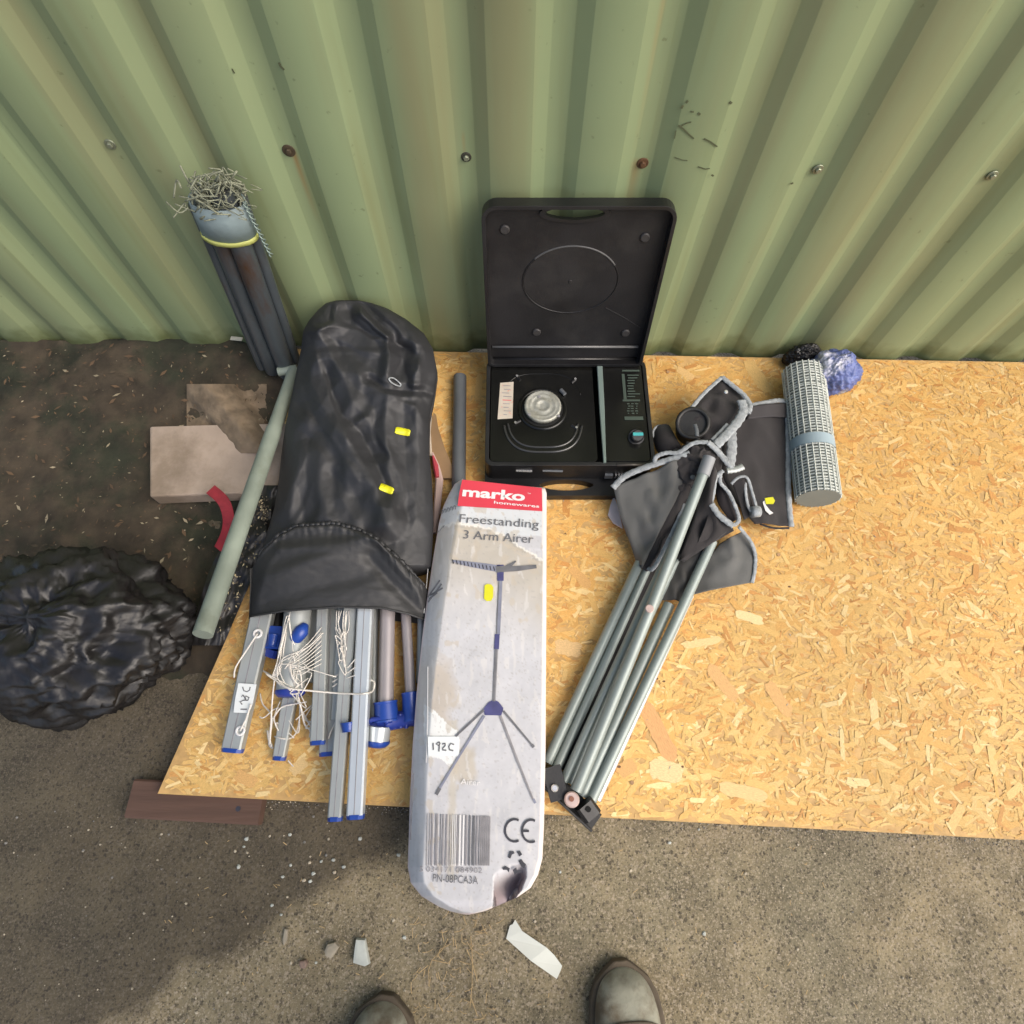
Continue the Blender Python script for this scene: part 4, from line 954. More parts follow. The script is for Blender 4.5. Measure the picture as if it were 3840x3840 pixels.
    for i in range(9): pb(2352+3*(i % 2), 1405+i*10, 2392+random.randint(-16, 8), 1409+i*10)
    for i in range(5):
        for k in range(3): pb(2352+k*15+random.randint(-2, 3), 1512+i*9, 2360+k*15+random.randint(-1, 4), 1516+i*9)
    pb(2342, 1562, 2412, 1575)
    mb.build('printed_instructions', PR, t)
    # knob: teal bar painted as its highlight, on a dark collar
    p = P(2385, 1640, Z1); n = Vector((0, -.35, 1)).normalized()
    mb = MB(); mb.disc(p, n, .0165, .004, 28, 0, .001); mb.build('knob_collar', BLACKP, t, autos=30)
    k = MB(); k.disc(p+n*.004, n, .0125, .016, 28, 0, .002); kn = k.build('knob', BLACKP, t, autos=30)
    k = MB(); k.bar([p+n*.021+Vector((-.010, .003, 0)), p+n*.021+Vector((.010, .003, 0))], .007, .003, bev=.3); k.build('knob_highlight', mat('teal_highlight', (.06, .36, .36), .3), kn)
    # front latches and small metal clips
    for (u0, u1, m) in ((1935, 1995, RIV), (2035, 2110, DTUBE)):
        a, b = P(u0, 1755, .098), P(u1, 1757, .098); mb = MB(); mb.bar([a+Vector((0, -.006, 0)), b+Vector((0, -.006, 0))], .004, .005, bev=.3); mb.build('front_clip', m, t)
    a = P(2282, 1778, .078); mb = MB(); mb.box(a, (.016, .014, .014)); mb.build('latch', DTUBE, t)
    for i in range(3):
        a = P(2308+i*11, 1778, .078); mb = MB(); mb.box(a, (.003, .012, .012)); mb.build('latch_rib', RIV, t)
    # paler lip along part of the case front
    mb = MB(); mb.tube([Vector((X1-.075, Y0-.004, Z1-.001)), Vector((X1-.02, Y0-.004, Z1-.001))], .0028, 8); mb.build('pale_lip', mat('pale_plastic', (.07, .06, .05), .35), t, smooth=True)
    # lid, hinged at the back
    hy, hz_ = Y1+.006, Z1-.002; ly, lz = .876-hy, .470-hz_; LL = math.hypot(ly, lz)
    ub = Vector((0, ly/LL, lz/LL)); uc = Vector((0, -lz/LL, ly/LL)); O = Vector((X0+.001, hy, hz_)); WL = .326
    LF = lambda a, b, c: O+Vector((a, 0, 0))+ub*b+uc*c
    def shape(ins, tap=0):
        r_ = max(.004, .026-ins); x0, x1, y0, y1 = ins, WL-ins, ins, LL-ins; rb = max(.003, .014-ins)
        o = []
        for (cx_, cy_, a, q) in ((x1-r_, y1-r_, 0, r_), (x0+r_, y1-r_, 90, r_), (x0+rb, y0+rb, 180, rb), (x1-rb, y0+rb, 270, rb)):
            o += [(cx_+q*math.cos(R(a+90*i/6)), cy_+q*math.sin(R(a+90*i/6))) for i in range(7)]
        return o
    hx, hb = .157, LL-.0225
    lens = [(hx+.050*math.cos(a), hb+.0118*math.sin(a)*(1-.15*abs(math.cos(a)))) for a in [i*6.283/28 for i in range(28)]]
    lens2 = [(hx+.060*math.cos(a), hb-.0005+.0165*math.sin(a)) for a in [i*6.283/28 for i in range(28)]]
    lid = thing_part('lid', t)
    mb = MB(); mb.prism(shape(.004), [lens], LF, 0, .003); mb.build('lid_panel', BLACKP2, lid)
    mb = MB(); mb.prism(shape(0), [shape(.0065)], LF, -.001, .024); o = mb.build('lid_rim', BLACKP, lid); bv = o.modifiers.new('b', 'BEVEL'); bv.width = .0022; bv.segments = 2; bv.limit_method = 'ANGLE'
    mb = MB(); mb.prism(lens2, [lens], LF, .003, .008); mb.build('handle_surround', BLACKP, lid)
    def lring(cx_, cb, r_, tr, nm, m, z=.0032, a0=0, a1=360):
        n = 60; pts = [LF(cx_+r_*1.14*math.cos(R(lerp(a0, a1, i/n))), cb+r_*.93*math.sin(R(lerp(a0, a1, i/n))), z) for i in range(n+1)]
        mb = MB(); mb.tube(pts[:-1] if a1-a0 >= 360 else pts, tr, 8, closed=a1-a0 >= 360); mb.build(nm, m, lid, smooth=True)
    lc = (P(2140, 1055, .3).x+0, .0)
    def toL(u, v):
        # where the sight line meets the lid plane
        d = ray(u, v); o0 = Vector((0, 0, CAM_H)); tt = (O-o0).dot(uc)/d.dot(uc); p = o0+d*tt-O; return p.x, p.dot(ub)
    ca_, cb_ = toL(2138, 1050); lring(ca_, cb_, .078, .0014, 'embossed_ring', BLACKP); lring(ca_, cb_, .078, .0019, 'embossed_ring', mat('ring_highlight', (.065, .065, .065), .5), a0=28, a1=140)  # paler upper arc paints the highlight on the ring
    mb = MB(); mb.prism([(ca_+.0868*math.cos(R(i*6)), cb_+.0708*math.sin(R(i*6))) for i in range(60)], [], LF, .003, .0039); mb.build('embossed_disc', BLACKP2, lid)
    mb = MB(); mb.disc(LF(ca_, cb_, .0039), uc, .0035, .0016, 14, 0, .0006); mb.build('moulding_stud', BLACKP2, lid, autos=30)
    WORN = mat('scuffed_plastic', (.030, .028, .028), .55)
    for (u, v) in ((1893, 855), (2418, 885), (2012, 1240), (2345, 1243)):
        a, b = toL(u, v); mb = MB(); mb.disc(LF(a, b, .003), uc, .0085, .004, 20, 0, .0016); mb.build('moulding_stud', WORN, lid, autos=30)
    a0, b0 = toL(1855, 1293); a1, b1 = toL(2395, 1300)
    mb = MB(); mb.tube([LF(.010, b0, .006), LF(WL-.012, b0, .006)], .0026, 10); mb.build('lower_lip', mat('lip_highlight', (.13, .13, .13), .3), lid, smooth=True)  # light grey colour stands for the gleam along the lip
    a0, b0 = toL(2270, 1150); a1, b1 = toL(2400, 1225); mb = MB(); mb.tube([LF(a0, b0, .003), LF((a0+a1)/2, (b0+b1)/2+.002, .0032), LF(a1, b1, .003)], .0012, 6); mb.build('moulded_rib', BLACKP2, lid)
    mb = MB(); mb.tube([Vector((X0+.012, Y1+.002, Z1+.002)), Vector((X1-.016, Y1+.002, Z1+.002))], .0055, 10); mb.build('hinge', BLACKP, t, smooth=True)
build_stove()

# ------------------------------------------------------------------ folded camping chair
def build_chair():
    t = thing('folding_chair', 'folded camping chair with grey tube legs, charcoal cloth and pale binding', 'chair')
    def r_of(w, u, v, z): return w/F*(CAM_H-z)/(-ray(u, v).z)/2
    def tube(px, w, name='leg_tube', m=GTUBE, n=16):
        pts = [P(*p) for p in px]; rr = r_of(w, *px[-1]); mb = MB(); mb.tube(pts, rr, n); return mb.build(name, m, t, autos=50)
    tube([(2398, 2110, .070), (2052, 2860, .060)], 40); tube([(2436, 2110, .060), (2078, 2900, .058)], 38)
    tube([(2600, 1885, .115), (2418, 2265, .100), (2115, 2930, .068)], 36); tube([(2500, 2150, .066), (2130, 2935, .056)], 44); tube([(2560, 2050, .066), (2350, 2480, .064), (2172, 2950, .058)], 40)
    tube([(2658, 1722, .170), (2448, 2263, .122), (2160, 2965, .082)], 46)
    tube([(2510, 2266, .066), (2180, 2985, .060)], 46); tube([(2672, 2030, .090), (2535, 2329, .080), (2215, 3005, .064)], 42)
    tube([(2590, 2232, .060), (2240, 3000, .056)], 28, m=ALUB)
    # cloth panels: grids between two edge curves, wrinkled, with binding tubes along chosen sides
    def cloth(name, left, right, m, n=26, k=14, amp=.004, solid=.0022, seed=1):
        lp = spline([P(*p) for p in left], 8); rp = spline([P(*p) for p in right], 8)
        def at(c, s):
            x = s*(len(c)-1); i = min(int(x), len(c)-2); return c[i].lerp(c[i+1], x-i)
        vs = []
        for j in range(n+1):
            for i in range(k+1):
                a, b = at(lp, j/n), at(rp, j/n); s = i/k; p = a.lerp(b, s); e = math.sin(math.pi*s)
                p = p+Vector((0, 0, amp*e*(1.6*nz(p.x*14, p.y*9, seed)+1.1*(1-2*abs(nz(p.x*26, p.y*16, seed+3)))+.5*nz(p.x*60, p.y*40, seed+5))+.002*e)); vs.append(p)
        mb = MB(); mb.add(vs, [(j*(k+1)+i, (j+1)*(k+1)+i, (j+1)*(k+1)+i+1, j*(k+1)+i+1) for j in range(n) for i in range(k)])
        o = mb.build(name, m, t, smooth=True); so = o.modifiers.new('s', 'SOLIDIFY'); so.thickness = solid; so.offset = 0
        return o
    def trim(px, w, name='binding', m=TRIM, parent=t, n=8):
        q = spline([P(*p) for p in px], n); rr = r_of(w, *px[0]); mb = MB()
        k = len(q); radii = [rr*(1+.10*math.sin(i*2.1)) for i in range(k)]
        mb.bar(q, [x*2 for x in radii], min(.006, rr*.9), bev=.45); return mb.build(name, m, parent, smooth=True)
    # big grey flap at the left
    c1 = cloth('seat_cloth', [(2300, 1826, .105), (2330, 1950, .085), (2368, 2050, .072), (2392, 2130, .062)], [(2590, 1712, .150), (2545, 1850, .125), (2490, 1960, .105), (2405, 2134, .075)], GFAB, amp=.012, seed=2)
    trim([(2298, 1830, .108), (2340, 1788, .118), (2400, 1760, .130), (2480, 1733, .142), (2540, 1715, .150), (2586, 1700, .155)], 24, parent=c1)
    # dark fold between the flap and the front leg
    cloth('seat_cloth', [(2560, 1810, .13), (2500, 1940, .108), (2440, 2060, .085), (2405, 2130, .072)], [(2600, 1850, .11), (2560, 1960, .09), (2480, 2090, .07), (2430, 2150, .062)], DFAB, amp=.010, seed=5)
    trim([(2570, 1890, .112), (2520, 2000, .10), (2470, 2100, .088), (2445, 2135, .080), (2430, 2130, .075)], 16)
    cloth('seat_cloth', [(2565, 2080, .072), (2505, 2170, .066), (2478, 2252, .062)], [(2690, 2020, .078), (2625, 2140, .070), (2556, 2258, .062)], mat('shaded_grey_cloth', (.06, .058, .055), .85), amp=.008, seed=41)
    cloth('seat_cloth', [(2425, 2110, .052), (2300, 2370, .050), (2120, 2760, .048), (2080, 2880, .048)], [(2500, 2140, .052), (2380, 2400, .050), (2220, 2740, .048), (2160, 2900, .048)], DFAB, amp=.003, seed=43)
    cloth('back_cloth', [(2600, 1830, .105), (2545, 1960, .090), (2500, 2080, .075)], [(2680, 1850, .105), (2650, 1980, .090), (2570, 2110, .074)], DFAB, amp=.006, seed=44)
    cloth('back_cloth', [(2560, 1700, .105), (2570, 1800, .10)], [(2720, 1660, .105), (2700, 1800, .10)], DFAB, amp=.006, seed=45)
    # dark centre panel falling to a point
    cloth('back_cloth', [(2655, 1745, .150), (2625, 1880, .125), (2585, 1990, .105), (2545, 2105, .085)], [(2690, 1780, .145), (2672, 1890, .135), (2740, 1975, .120), (2560, 2108, .085)], DFAB, amp=.010, seed=8)
    cloth('back_cloth', [(2672, 1890, .133), (2700, 1940, .130), (2740, 1972, .124)], [(2600, 2070, .09), (2640, 2052, .092), (2752, 1990, .118)], DFAB, amp=.006, seed=9)
    # grey panel low right
    c3 = cloth('seat_cloth', [(2700, 2040, .070), (2650, 2100, .064), (2600, 2180, .058), (2560, 2240, .055)], [(2790, 1990, .075), (2828, 2060, .070), (2830, 2120, .066), (2822, 2184, .062)], GFAB, amp=.007, seed=12)
    trim([(2770, 1975, .100), (2815, 2030, .085), (2832, 2080, .074), (2830, 2140, .068), (2820, 2186, .064)], 14, parent=c3)
    # dark organiser panel at the right
    c4 = cloth('side_pocket', [(2690, 1560, .110), (2700, 1700, .10), (2730, 1840, .09), (2830, 1965, .075)], [(2948, 1520, .075), (2952, 1650, .072), (2956, 1800, .070), (2964, 1974, .068)], DFAB, amp=.006, seed=15)
    trim([(2818, 1520, .098), (2880, 1508, .090), (2925, 1502, .084), (2950, 1522, .080), (2956, 1650, .076), (2956, 1800, .073), (2960, 1900, .072), (2968, 1975, .070)], 20, parent=c4)
    trim([(2960, 1980, .068), (2900, 1980, .068), (2850, 1965, .068)], 8, m=DFAB, parent=c4)
    cloth('pocket_band', [(2815, 1524, .103), (2800, 1572, .100)], [(2946, 1512, .086), (2948, 1566, .083)], mat('band_cloth', (.040, .036, .038), .8), n=6, amp=.002, seed=16)
    # pouch at the top with its binding
    c5 = cloth('pouch', [(2700, 1420, .118), (2640, 1480, .125), (2560, 1560, .130), (2560, 1640, .120)], [(2720, 1425, .118), (2790, 1500, .125), (2770, 1600, .125), (2690, 1665, .120)], DFAB, amp=.012, seed=20)
    trim([(2592, 1532, .142), (2635, 1480, .140), (2680, 1438, .136), (2708, 1414, .134)], 15, parent=c5)
    trim([(2708, 1414, .134), (2750, 1448, .136), (2790, 1482, .138), (2812, 1520, .140), (2805, 1550, .142)], 20, parent=c5)
    trim([(2780, 1502, .150), (2788, 1540, .152), (2760, 1590, .155), (2700, 1655, .160), (2684, 1670, .16)], 34, name='arm_strap', m=TRIM)
    trim([(2728, 1590, .150), (2700, 1620, .152), (2670, 1650, .155)], 13)
    trim([(2742, 1620, .120), (2744, 1680, .118), (2736, 1745, .115)], 38, name='arm_strap')
    trim([(2455, 1735, .140), (2462, 1712, .145), (2500, 1698, .150), (2545, 1696, .155), (2600, 1662, .165), (2655, 1658, .168)], 17)
    trim([(2655, 1658, .168), (2690, 1690, .160), (2730, 1738, .152), (2750, 1762, .150)], 24); trim([(2725, 1765, .150), (2760, 1760, .150), (2786, 1750, .150)], 26, name='leg_tube', m=ALU)
    trim([(2712, 1765, .148), (2685, 1790, .145), (2675, 1850, .140), (2668, 1895, .138), (2690, 1925, .136), (2730, 1958, .133), (2752, 1968, .13), (2770, 1952, .13), (2765, 1920, .13), (2735, 1850, .134), (2702, 1810, .14), (2702, 1775, .146)], 15)
    trim([(2668, 1890, .140), (2700, 1935, .137), (2750, 1972, .132)], 24)
    trim([(2742, 1815, .125), (2770, 1790, .13), (2802, 1792, .13), (2822, 1850, .12), (2838, 1915, .11), (2812, 1912, .112), (2798, 1860, .12), (2795, 1810, .124)], 11)
    mb = MB(); mb.tube([P(2818, 1920, .112), P(2846, 1918, .11)], .011, 12); mb.build('strap_end', TRIM, t, smooth=True)
    cloth('back_cloth', [(2745, 1810, .118), (2770, 1880, .11), (2790, 1950, .10)], [(2800, 1800, .12), (2815, 1870, .11), (2835, 1925, .10)], DFAB, amp=.006, seed=31)
    cloth('back_cloth', [(2690, 1790, .12), (2690, 1880, .118), (2745, 1960, .116)], [(2712, 1800, .12), (2745, 1870, .118), (2765, 1950, .116)], mat('pocket_lining', (.018, .014, .016), .9), amp=.004, seed=33)
    # rolled padding at the left of the pouch and the round cup holder
    mb = MB(); mb.tube([P(2478, 1612, .085), P(2496, 1660, .088), P(2520, 1705, .095)], [.020, .0235, .024], 16); mb.build('rolled_pad', DFAB, t, smooth=True)
    trim([(2448, 1640, .098), (2452, 1612, .100), (2470, 1596, .100), (2500, 1600, .10)], 8)
    mb = MB(); prof_n = 28; c = P(2598, 1588, .135); axn = Vector((-.25, -.25, 1)).normalized()
    mb.disc(c-axn*.050, axn, .033, .050, prof_n, 0, .004); mb.build('cup_holder', RUB, t, autos=35)
    ax = axn.orthogonal().normalized(); ay = axn.cross(ax)
    mb = MB(); mb.tube([c+(ax*math.cos(a)+ay*math.sin(a))*.030+axn*.002 for a in [i*6.283/28 for i in range(28)]], .0045, 8, closed=True); mb.build('cup_holder_rim', RUB, t, smooth=True)
    trim([(2606, 1592, .150), (2612, 1612, .152), (2614, 1635, .152)], 15, name='buckle', m=DTUBE)
    # crumpled cloth knot above the flap
    random.seed(21)
    for (u, v, z, s) in ((2585, 1745, .135, .030), (2615, 1715, .140, .028), (2560, 1790, .120, .026), (2640, 1700, .135, .025), (2600, 1700, .135, .02)):
        c = P(u, v, z); mb = MB(); n1, n2 = 36, 24; vs = []
        for j in range(n2+1):
            for i in range(n1):
                a = i*2*math.pi/n1; b = math.pi*j/n2; d = Vector((math.sin(b)*math.cos(a), math.sin(b)*math.sin(a), math.cos(b)*.6))
                vs.append(c+d*s*(1+.35*nz(d.x*2+u, d.y*2, d.z*2)+.30*(1-2*abs(nz(d.x*3+u, d.y*3, d.z*3)))))
        mb.add(vs, [(j*n1+i, j*n1+(i+1) % n1, (j+1)*n1+(i+1) % n1, (j+1)*n1+i) for j in range(n2) for i in range(n1)]); mb.build('bunched_cloth', DFAB, t, smooth=True)
    mb = MB(); c = P(2598, 1790, .148); mb.disc(c, (0, 0, 1), .005, .002, 12, 0, .001); mb.build('rivet_or_glint', DTUBE, t)
    for (u, v, z) in ((2722, 1470, .142), (2862, 1549, .094)):
        mb = MB(); mb.disc(P(u, v, z), (0, -.2, 1), .0042, .003, 14, 0, .0015); mb.build('rivet_or_glint', RIV, t, autos=30)
    mb = MB(); mb.tube([P(2660, 1716, .172), P(2636, 1782, .164)], r_of(48, 2640, 1780, .165), 18); mb.build('tube_cap', mat('dull_cap', (.24, .25, .26), .5), t, autos=40)
    # black channel foot with its rivets
    A1, B1 = P(2042, 2905, .052), P(2235, 3082, .050); d = (B1-A1).normalized()
    mb = MB(); mb.bar([A1, B1], .030, .012, bev=.15); ft = mb.build('foot_channel', RUB, t)
    mb = MB(); nrm = Vector((d.y, -d.x, 0)); nrm = nrm if nrm.y < 0 else -nrm
    mb.bar([A1+nrm*.016+Vector((0, 0, .010)), B1+nrm*.016+Vector((0, 0, .010))], .004, .030); mb.build('foot_channel', RUB, t)
    mb = MB(); mb.bar([P(2066, 2875, .084), P(2100, 3000, .080)], .032, .004); mb.build('foot_plate', BLACKP, t)
    mb = MB(); mb.bar([P(2188, 3012, .078), P(2222, 3060, .072)], .032, .022, bev=.2); b_ = mb.build('foot_block', BLACKP, t)
    mb = MB(); mb.disc(P(2206, 3035, .0885), (0, 0, 1), .0045, .0008, 14); mb.build('hole', mat('hole_dark', (.002, .002, .002), .9), b_)
    mb = MB(); mb.disc(P(2080, 2955, .086), (0, 0, 1), .0062, .0045, 16, 0, .002); mb.build('rivet_or_glint', RIV, t, autos=30)
    mb = MB(); mb.disc(P(2144, 2998, .088), (0, 0, 1), .0125, .006, 20, 0, .002); w_ = mb.build('washer', COPPER, t, autos=30)
    mb = MB(); mb.disc(P(2143, 2996, .0945), (0, 0, 1), .0042, .002, 12); mb.build('bolt', mat('rust_bolt', (.2, .08, .05), .6), w_)
    mb = MB(); mb.disc(P(2435, 2283, .142), (0, 0, 1), .0075, .003, 16, 0, .001); mb.build('pivot_rivet', COPPER, t, autos=30)
    # yellow dot and torn paper on the pocket
    patch([(2868, 1868), (2898, 1864), (2906, 1878), (2900, 1890), (2872, 1890)], .088, 'yellow_sticker', YEL, t, h=.0012)
    patch([(2856, 1862), (2866, 1866), (2872, 1895), (2888, 1915), (2900, 1924), (2886, 1930), (2870, 1915), (2862, 1892)], .0865, 'torn_paper', WHITE, t, h=.0012)
build_chair()

# ------------------------------------------------------------------ smaller things
def build_small():
    # grey tube on the board running up behind the carton
    mb = MB(); a = P(1725, 1412, .056); b = P(1718, 2000, .056); mb.tube([a, b], .0145, 20)
    tag(mb.build('grey_tube', DTUBE, autos=40), 'short plain grey steel tube lying between the black bag and the stove', 'tube')
    # brown card and red packet tucked beside the bag
    t = thing('cardboard_piece', 'brown piece of cardboard standing on edge beside the black bag', 'cardboard')
    q = [P(1622, 1530, .075), P(1632, 1540, .075), P(1640, 1590, .07), P(1668, 1680, .06), P(1700, 1760, .05), P(1695, 1800, .048), P(1640, 1800, .05), P(1612, 1650, .055)]
    mb = MB(); mb.prism([(p.x, p.y) for p in q], [], lambda a, b, c: Vector((a, b, c)), .050, .058); mb.build('card_sheet', KRAFT, t)
    mb = MB(); mb.tube([P(1616, 1560, .062), P(1610, 1620, .062), P(1616, 1710, .06)], .003, 8); mb.build('card_edge', mat('card_edge', (.45, .38, .30), .9), t, smooth=True)
    t = thing('red_packet', 'red and white packet end showing between the black bag and the carton', 'packet')
    def strip(px, m, z, nm, w):
        mb = MB(); mb.bar([P(u, v, z) for u, v in px], w, .01, bev=.3); mb.build(nm, m, t)
    strip([(1622, 1700), (1636, 1750), (1648, 1800), (1640, 1900), (1630, 2000)], mat('pink_card', (.55, .40, .36), .7), .058, 'packet_side', [.004, .014, .016, .014, .008])
    strip([(1624, 1712), (1634, 1748), (1640, 1790)], mat('red_card', (.42, .05, .07), .6), .065, 'packet_print', [.004, .011, .008])
    # old pole leaning across the left
    t = thing('grey_pole', 'weathered grey green metal pole slanting past the left side of the black bag', 'pole')
    mb = MB(); a = P(1104, 1392, .085); b = P(760, 2380, .235); m_ = a.lerp(b, .30)
    mb.tube([a, m_], .0140, 22); mb.build('pole_section', GPOLE, t, autos=40)
    mb = MB(); mb.tube([m_-(b-a).normalized()*.01, b], .0155, 22); mb.build('pole_section', GPOLE, t, autos=40)
    mb = MB(); mb.tube([a+Vector((-.035, -.002, 0)), a+Vector((.006, .006, .0))], .010, 14); mb.build('cross_stub', GPOLE, t, autos=40)
    # lumpy black sack carrying the raised end of the pole
    def lump(name, c, sx, sy, sz, m, seed, label, cat):
        n1, n2 = 140, 80; vs = []
        for j in range(n2+1):
            for i in range(n1):
                a = i*2*math.pi/n1; b = math.pi*j/n2; d = Vector((math.sin(b)*math.cos(a), math.sin(b)*math.sin(a), math.cos(b)))
                k = 1+.16*nz(d.x*2+seed, d.y*2, d.z*2)+.11*(.5-abs(nz(d.x*3.5+seed, d.y*3.5, d.z*3.5)))*2+.06*(.5-abs(nz(d.x*8, d.y*8+seed, d.z*8)))*2+.03*(.5-abs(nz(d.x*18, d.y*18+seed, d.z*18)))*2-.10
                z = c[2]+d.z*sz*k; vs.append((c[0]+d.x*sx*k, c[1]+d.y*sy*k, max(.004, z)))
        mb = MB(); mb.add(vs, [(j*n1+i, (j+1)*n1+i, (j+1)*n1+(i+1) % n1, j*n1+(i+1) % n1) for j in range(n2) for i in range(n1)])
        return mb.build(name, m, smooth=True, label=label, cat=cat)
    lump('black_sack', (-.80, .235, .085), .20, .15, .118, SACK, 3, 'lumpy black plastic sack on the ground under the raised end of the pole', 'sack')
    # black sheet with crumbs between slab and board
    mb = MB(); n = 40; vs = []
    for j in range(n+1):
        for i in range(n+1):
            v = lerp(1820, 2420, j/n); l = interp([(1820, 940), (2150, 780), (2420, 700)], v); r_ = interp([(1820, 1045), (2000, 1020), (2110, 970), (2420, 838)], v); u = lerp(l, r_, i/n)
            vs.append(P(u, v, .048+.010*nz(u/60, v/60, 2)+.004*nz(u/16, v/16, 5)+.008*math.sin(math.pi*i/n)))
    mb.add(vs, [(j*(n+1)+i, (j+1)*(n+1)+i, (j+1)*(n+1)+i+1, j*(n+1)+i+1) for j in range(n) for i in range(n)])
    tag(mb.build('black_sheeting', SACK, smooth=True), 'crumpled dirty black plastic sheeting between the pole and the board', 'plastic sheet')
    mb = MB(); random.seed(9)
    for k in range(220):
        v = random.uniform(1860, 2380); u = lerp(interp([(1820, 960), (2150, 850), (2420, 760)], v), interp([(1820, 1040), (2110, 960), (2420, 830)], v), random.random())
        if random.random() < .25: u, v = random.gauss(985, 14), random.gauss(1910, 22)
        c = P(u, v, .064); s = random.uniform(.001, .0045); a = random.random()*6.28
        ax = Vector((math.cos(a), math.sin(a), .2))*s; ay = Vector((-math.sin(a), math.cos(a), .3))*s*.5; mb.add([c-ax, c-ay, c+ax, c+ay, c+Vector((0, 0, s*.5))], [(0, 1, 4), (1, 2, 4), (2, 3, 4), (3, 0, 4)], random.choice((0, 0, 1)))
    mb.build('crumbs', [mat('dark_crumb', (.08, .065, .045), .9), mat('straw_crumb', (.38, .32, .2), .9)], kind='stuff')
    # red webbing strap, far left
    mb = MB(); mb.bar(spline([P(790, 1835, .12), P(838, 1880, .115), P(856, 1940, .10), P(848, 2000, .08), P(820, 2060, .06)], 6), .022, .003)
    tag(mb.build('red_strap', REDS), 'dark red webbing strap lying by the grey pole at the far left', 'strap')
    # bundle of old steel tubes standing at the wall
    t = thing('steel_tube_bundle', 'bundle of dark rusty steel tubes taped together, standing against the green wall', 'tube bundle')
    base = P(1085, 1395, .05); top = W(782, 560, .055)
    ax = (top-base).normalized(); sx = Vector((1, 0, 0)); 
    for k, (dx, dy, rr, m) in enumerate(((-.002, -.004, .019, OLDST), (-.036, .004, .017, OLDST), (.020, .012, .010, OLDST), (-.060, .010, .011, OLDST))):
        o = Vector((dx, dy, 0)); mb = MB(); mb.tube([base+o+Vector((0, 0, .002*k)), base.lerp(top, .875)+o*1.0+ax*(-.012*k)], rr, 24); mb.build('steel_tube', m, t, autos=40)
    L_ = (top-base).length
    mb = MB()
    def band(s0, s1, r1, r2, off, m, nm):
        mb = MB(); n = 26; pts = []
        vs = []
        for s in (s0, (s0+s1)/2, s1):
            c = base+ax*(L_*s)+Vector((-.017, .002, 0))
            e2 = Vector((0, 1, 0)); e2 = (e2-ax*e2.dot(ax)).normalized(); e1 = e2.cross(ax).normalized()
            for i in range(n):
                a = i*2*math.pi/n; w_ = 1+.06*nz(a*2, s*40, 1); vs.append(c+e1*math.cos(a)*r1*w_+e2*math.sin(a)*r2*w_)
        mb.add(vs, [(j*n+i, j*n+(i+1) % n, (j+1)*n+(i+1) % n, (j+1)*n+i) for j in range(2) for i in range(n)])
        o = mb.build(nm, m, t, smooth=True); so = o.modifiers.new('s', 'SOLIDIFY'); so.thickness = .002; so.offset = 1
    band(.712, .838, .044, .026, 0, TAPE, 'tape_wrap'); band(.702, .718, .0455, .0275, 0, YTAPE, 'yellow_tape')
    # frayed cloth stuffed above the tape, wire twisted along the side
    random.seed(4)
    c0 = base+ax*(L_*.868)+Vector((-.01, -.005, 0)); mb = MB()
    for k in range(150):
        p = c0+Vector((random.gauss(0, .022), random.gauss(0, .012), random.gauss(0, .014))); q = spline([p, p+Vector((random.uniform(-.02, .02), random.uniform(-.012, .012), random.uniform(-.015, .015))), p+Vector((random.uniform(-.03, .03), random.uniform(-.012, .012), random.uniform(-.02, .02)))], 4)
        mb.tube(q, random.choice((.0007, .0011, .0015)), 5)
    mb.build('frayed_cloth', WOOL, t, smooth=True)
    w0 = base+ax*(L_*.86)+Vector((.03, -.01, 0)); w1 = base+ax*(L_*.63)+Vector((.045, -.004, 0)); n = 40
    for ph in (0, math.pi):
        mb = MB(); mb.tube([w0.lerp(w1, i/n)+Vector((.003*math.cos(i*.9+ph), .003*math.sin(i*.9+ph), 0)) for i in range(n+1)], .0014, 6); mb.build('twisted_wire', STEEL, t, smooth=True)
    # litter on the asphalt
    q = [P(1932, 3448, .003), P(1958, 3490, .003), P(2060, 3560, .003), P(2112, 3625, .003), P(2088, 3672, .003), P(1990, 3600, .003), P(1898, 3520, .003)]
    tt = [(1932, 3448), (1958, 3490), (2050, 3552), (2078, 3580), (2108, 3622), (2102, 3640), (2088, 3670), (1990, 3600), (1898, 3520), (1912, 3470), (1922, 3466)]
    mb = MB(); pts = [P(u, v, .004) for u, v in tt]; mb.prism([(p.x, p.y) for p in pts], [], lambda a, b, c: Vector((a, b, c+.004*math.sin(a*40))), .004, .0046)
    tag(mb.build('paper_strip', PAPER), 'torn white paper strip lying on the asphalt in front of the carton', 'paper')
    def rock(name, px, h, m, label, cat='stone', seed=0):
        pts = [P(u, v, .002) for u, v in px]; c = sum(pts, Vector())/len(pts); n = len(pts)
        vs = [p*1 for p in pts]+[c+(p-c)*.93+Vector((0, 0, h)) for p in pts]+[c+(p-c)*.6+Vector((0, 0, h*1.12)) for p in pts]
        fs = [(i, (i+1) % n, n+(i+1) % n, n+i) for i in range(n)]+[(n+i, n+(i+1) % n, 2*n+(i+1) % n, 2*n+i) for i in range(n)]+[tuple(range(2*n, 3*n))]
        mb = MB(); mb.add(vs, fs); tag(mb.build(name, m), label, cat)
    rock('stone_chip', [(1338, 3516), (1372, 3518), (1378, 3550), (1390, 3612), (1372, 3622), (1326, 3608), (1330, 3570)], .008, STONE, 'flat pale grey stone chip in front of the carton end')
    rock('buff_stone', [(1232, 3536), (1262, 3528), (1276, 3545), (1262, 3570), (1246, 3590), (1224, 3580), (1222, 3560)], .009, STONEB, 'small buff stone left of the pale grey chip')
    rock('small_stone', [(1126, 3600), (1150, 3596), (1158, 3610), (1148, 3628), (1130, 3626)], .008, mat('pink_stone', (.2, .14, .11), .9), 'small brownish pink stone low at the left on the asphalt')
